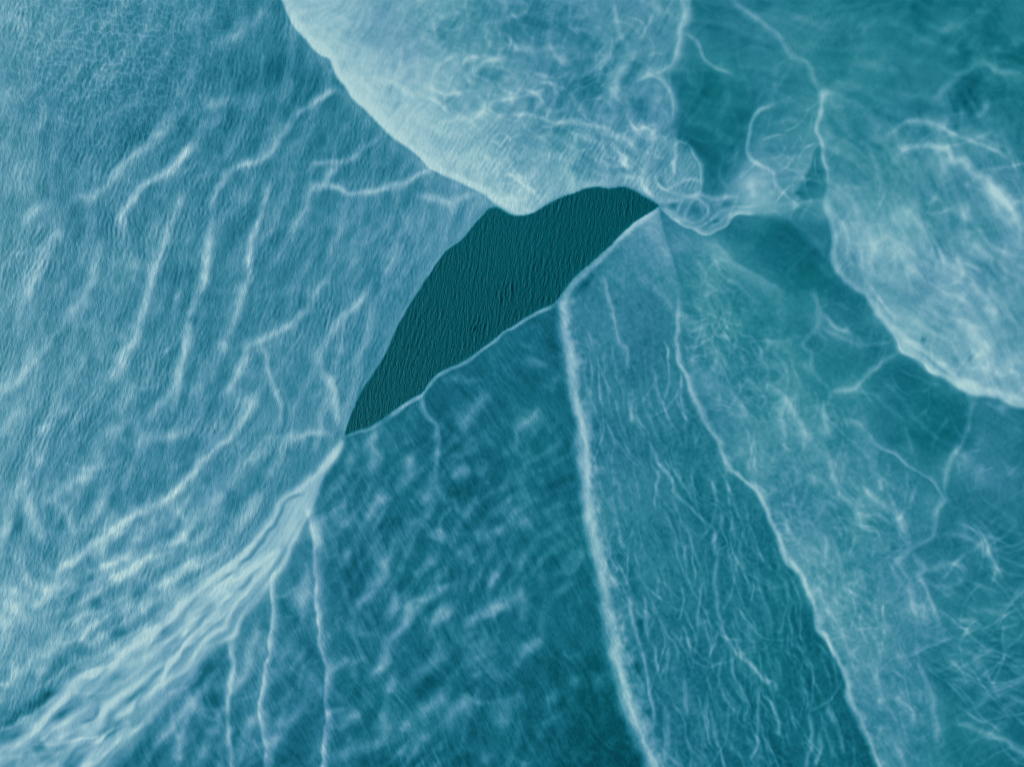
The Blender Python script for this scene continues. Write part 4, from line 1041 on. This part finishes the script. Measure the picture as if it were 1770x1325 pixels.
THINGS = {
    'A': ("silt_plume", "wide blue-grey silt sheet with slanting pale streaks, its straight edge along the dark pool"),
    'U': ("silt_plume", "pale milky silt lobe with curdled web inside, rounded tip hanging over the dark pool"),
    'B': ("silt_plume", "palest silt fan of parallel streaks spreading from the dark pool's pointed lower tip"),
    'M': ("silt_plume", "teal sheet of rounded bumpy silt folds between the pale fan and thick ridge"),
    'N': ("silt_plume", "finely threaded silt strip between the thick pale ridge and the thinner ridge"),
    'R': ("silt_plume", "turquoise curdled silt band along the far side of the thinner pale ridge"),
    'Q': ("silt_plume", "big cloudy whitish lobe with arched streaks and a bright edge over deep teal"),
    'T': ("silt_plume", "deep teal smooth hazy silt water beside the milky lobe, few faint lines"),
    'J': ("silt_plume", "small tangled knot of looping pale threads touching the dark pool's sharp tip"),
    'S': ("silt_plume", "dark teal water crossed by thin branching threads and star-shaped junctions"),
}
OBJ = {}; ORIGIN = {}
for z, (name, label) in THINGS.items():
    co, f, at = zone_sheet(z)
    fr = co[(abs(co[:, 0]) < 44) & (abs(co[:, 1]) < 33)]
    org = np.array([fr[:, 0].mean(), fr[:, 1].mean(), 0.0])
    o = add(name, make_mesh(name, co - org, f, at, MAT_SILT), loc=org, label=label, category="silt plume", group="silt plumes in the water")
    OBJ[z] = o; ORIGIN[z] = org

# clear water: the pool itself, and the sea that goes on under and beyond everything
co, f, at = zone_sheet('W', 0.3)
S_ = 6000.0
far = np.array([(-S_, -S_, -.03), (S_, -S_, -.03), (S_, S_, -.03), (-S_, S_, -.03)])
n0 = len(co); co = np.vstack([co, far]); f = np.vstack([f, [[n0, n0 + 1, n0 + 2, n0 + 3]]])
ext = dict(silt=.46, tint=.5, ripple=.5, lean=.3)
at = {k: np.concatenate([v, np.full(4, ext[k])]) for k, v in at.items()}
add("water", make_mesh("water", co, f, at, MAT_WATER), kind="structure")

# ------------------------------------------------------------------ streaks, ridges and wisps as raised parts
def ribbon(p, half, n_across, lift, org):
    """domed strip that follows a line on the surface"""
    t = np.gradient(p, axis=0); t /= np.maximum(np.hypot(t[:, 0], t[:, 1]), 1e-6)[:, None]
    nrm = np.stack([-t[:, 1], t[:, 0]], 1)
    n = len(p); s = np.linspace(0, 1, n); taper = np.clip(np.minimum(s, 1 - s) * n / 6 + .18, 0, 1) ** .7
    u = np.linspace(-1, 1, n_across)
    h = np.asarray(half) * taper
    x = p[:, :1] + nrm[:, :1] * u[None] * h[:, None]; y = p[:, 1:] + nrm[:, 1:] * u[None] * h[:, None]
    zc = np.clip(((y - Y0) / ST).round().astype(int), 0, NY - 1), np.clip(((x - X0) / ST).round().astype(int), 0, NX - 1)
    lf = np.array([LIFT[k] for k in ORDER])[ZONE[zc]]
    dome = (1 - u ** 2)[None] * .006 * taper[:, None]
    zz = sample(HEIGHT, x, y) + np.maximum(lf, LIFT['S']) + lift + dome
    zz[:, 0] -= .008; zz[:, -1] -= .008; zz[0] -= .008; zz[-1] -= .008
    wx_, wy_ = world_xy(x, y)
    co = np.stack([wx_, wy_, zz], -1).reshape(-1, 3) - org
    i, j = np.meshgrid(np.arange(n - 1), np.arange(n_across - 1), indexing='ij'); k = (i * n_across + j).ravel()
    f = np.stack([k, k + 1, k + n_across + 1, k + n_across], 1)
    e1 = co[f[0, 1]] - co[f[0, 0]]; e2 = co[f[0, 3]] - co[f[0, 0]]
    if e1[0] * e2[1] - e1[1] * e2[0] < 0: f = f[:, ::-1]
    at = dict(silt=sample(D, x, y), tint=sample(TI, x, y), ripple=sample(RI, x, y), lean=sample(LE, x, y))
    return co, f, at

rows = []
for ln in LINES.strip().splitlines():
    z, name, amt, sig, side, rest = ln.split(' ', 5)
    rows.append((z, name, float(sig), smooth_line(pts(rest), 2.2), None))
def cut(p): return p[p[:, 1] < 1420]
rows.append(('M', 'silt_ridge', 9.0, smooth_line(cut(P['r1']), 2.2), "long thick pale ridge of silt with soft feathered side"))
rows.append(('R', 'silt_ridge', 4.6, smooth_line(cut(P['r2'])[4:], 2.2), "thin bright ridge of silt with one crisp side"))
for k, (z, name, sig, p, label) in enumerate(rows):
    half = np.full(len(p), 1.7 * sig + 1.0)
    na = int(np.clip(round(half[0] * 2 / 1.8), 6, 30))
    # a ribbon never reaches out over the clear pool
    if np.any(ZONE[np.clip(((p[:, 1] - Y0) / ST).astype(int), 0, NY - 1), np.clip(((p[:, 0] - X0) / ST).astype(int), 0, NX - 1)] == ORDER.index('W')): half *= .6
    co, f, at = ribbon(p, half, na, .003 + .0001 * (k % 40), ORIGIN[z])
    o = add(name, make_mesh(name, co, f, at, MAT_SILT), parent=OBJ[z])
    if label: o["label"] = label
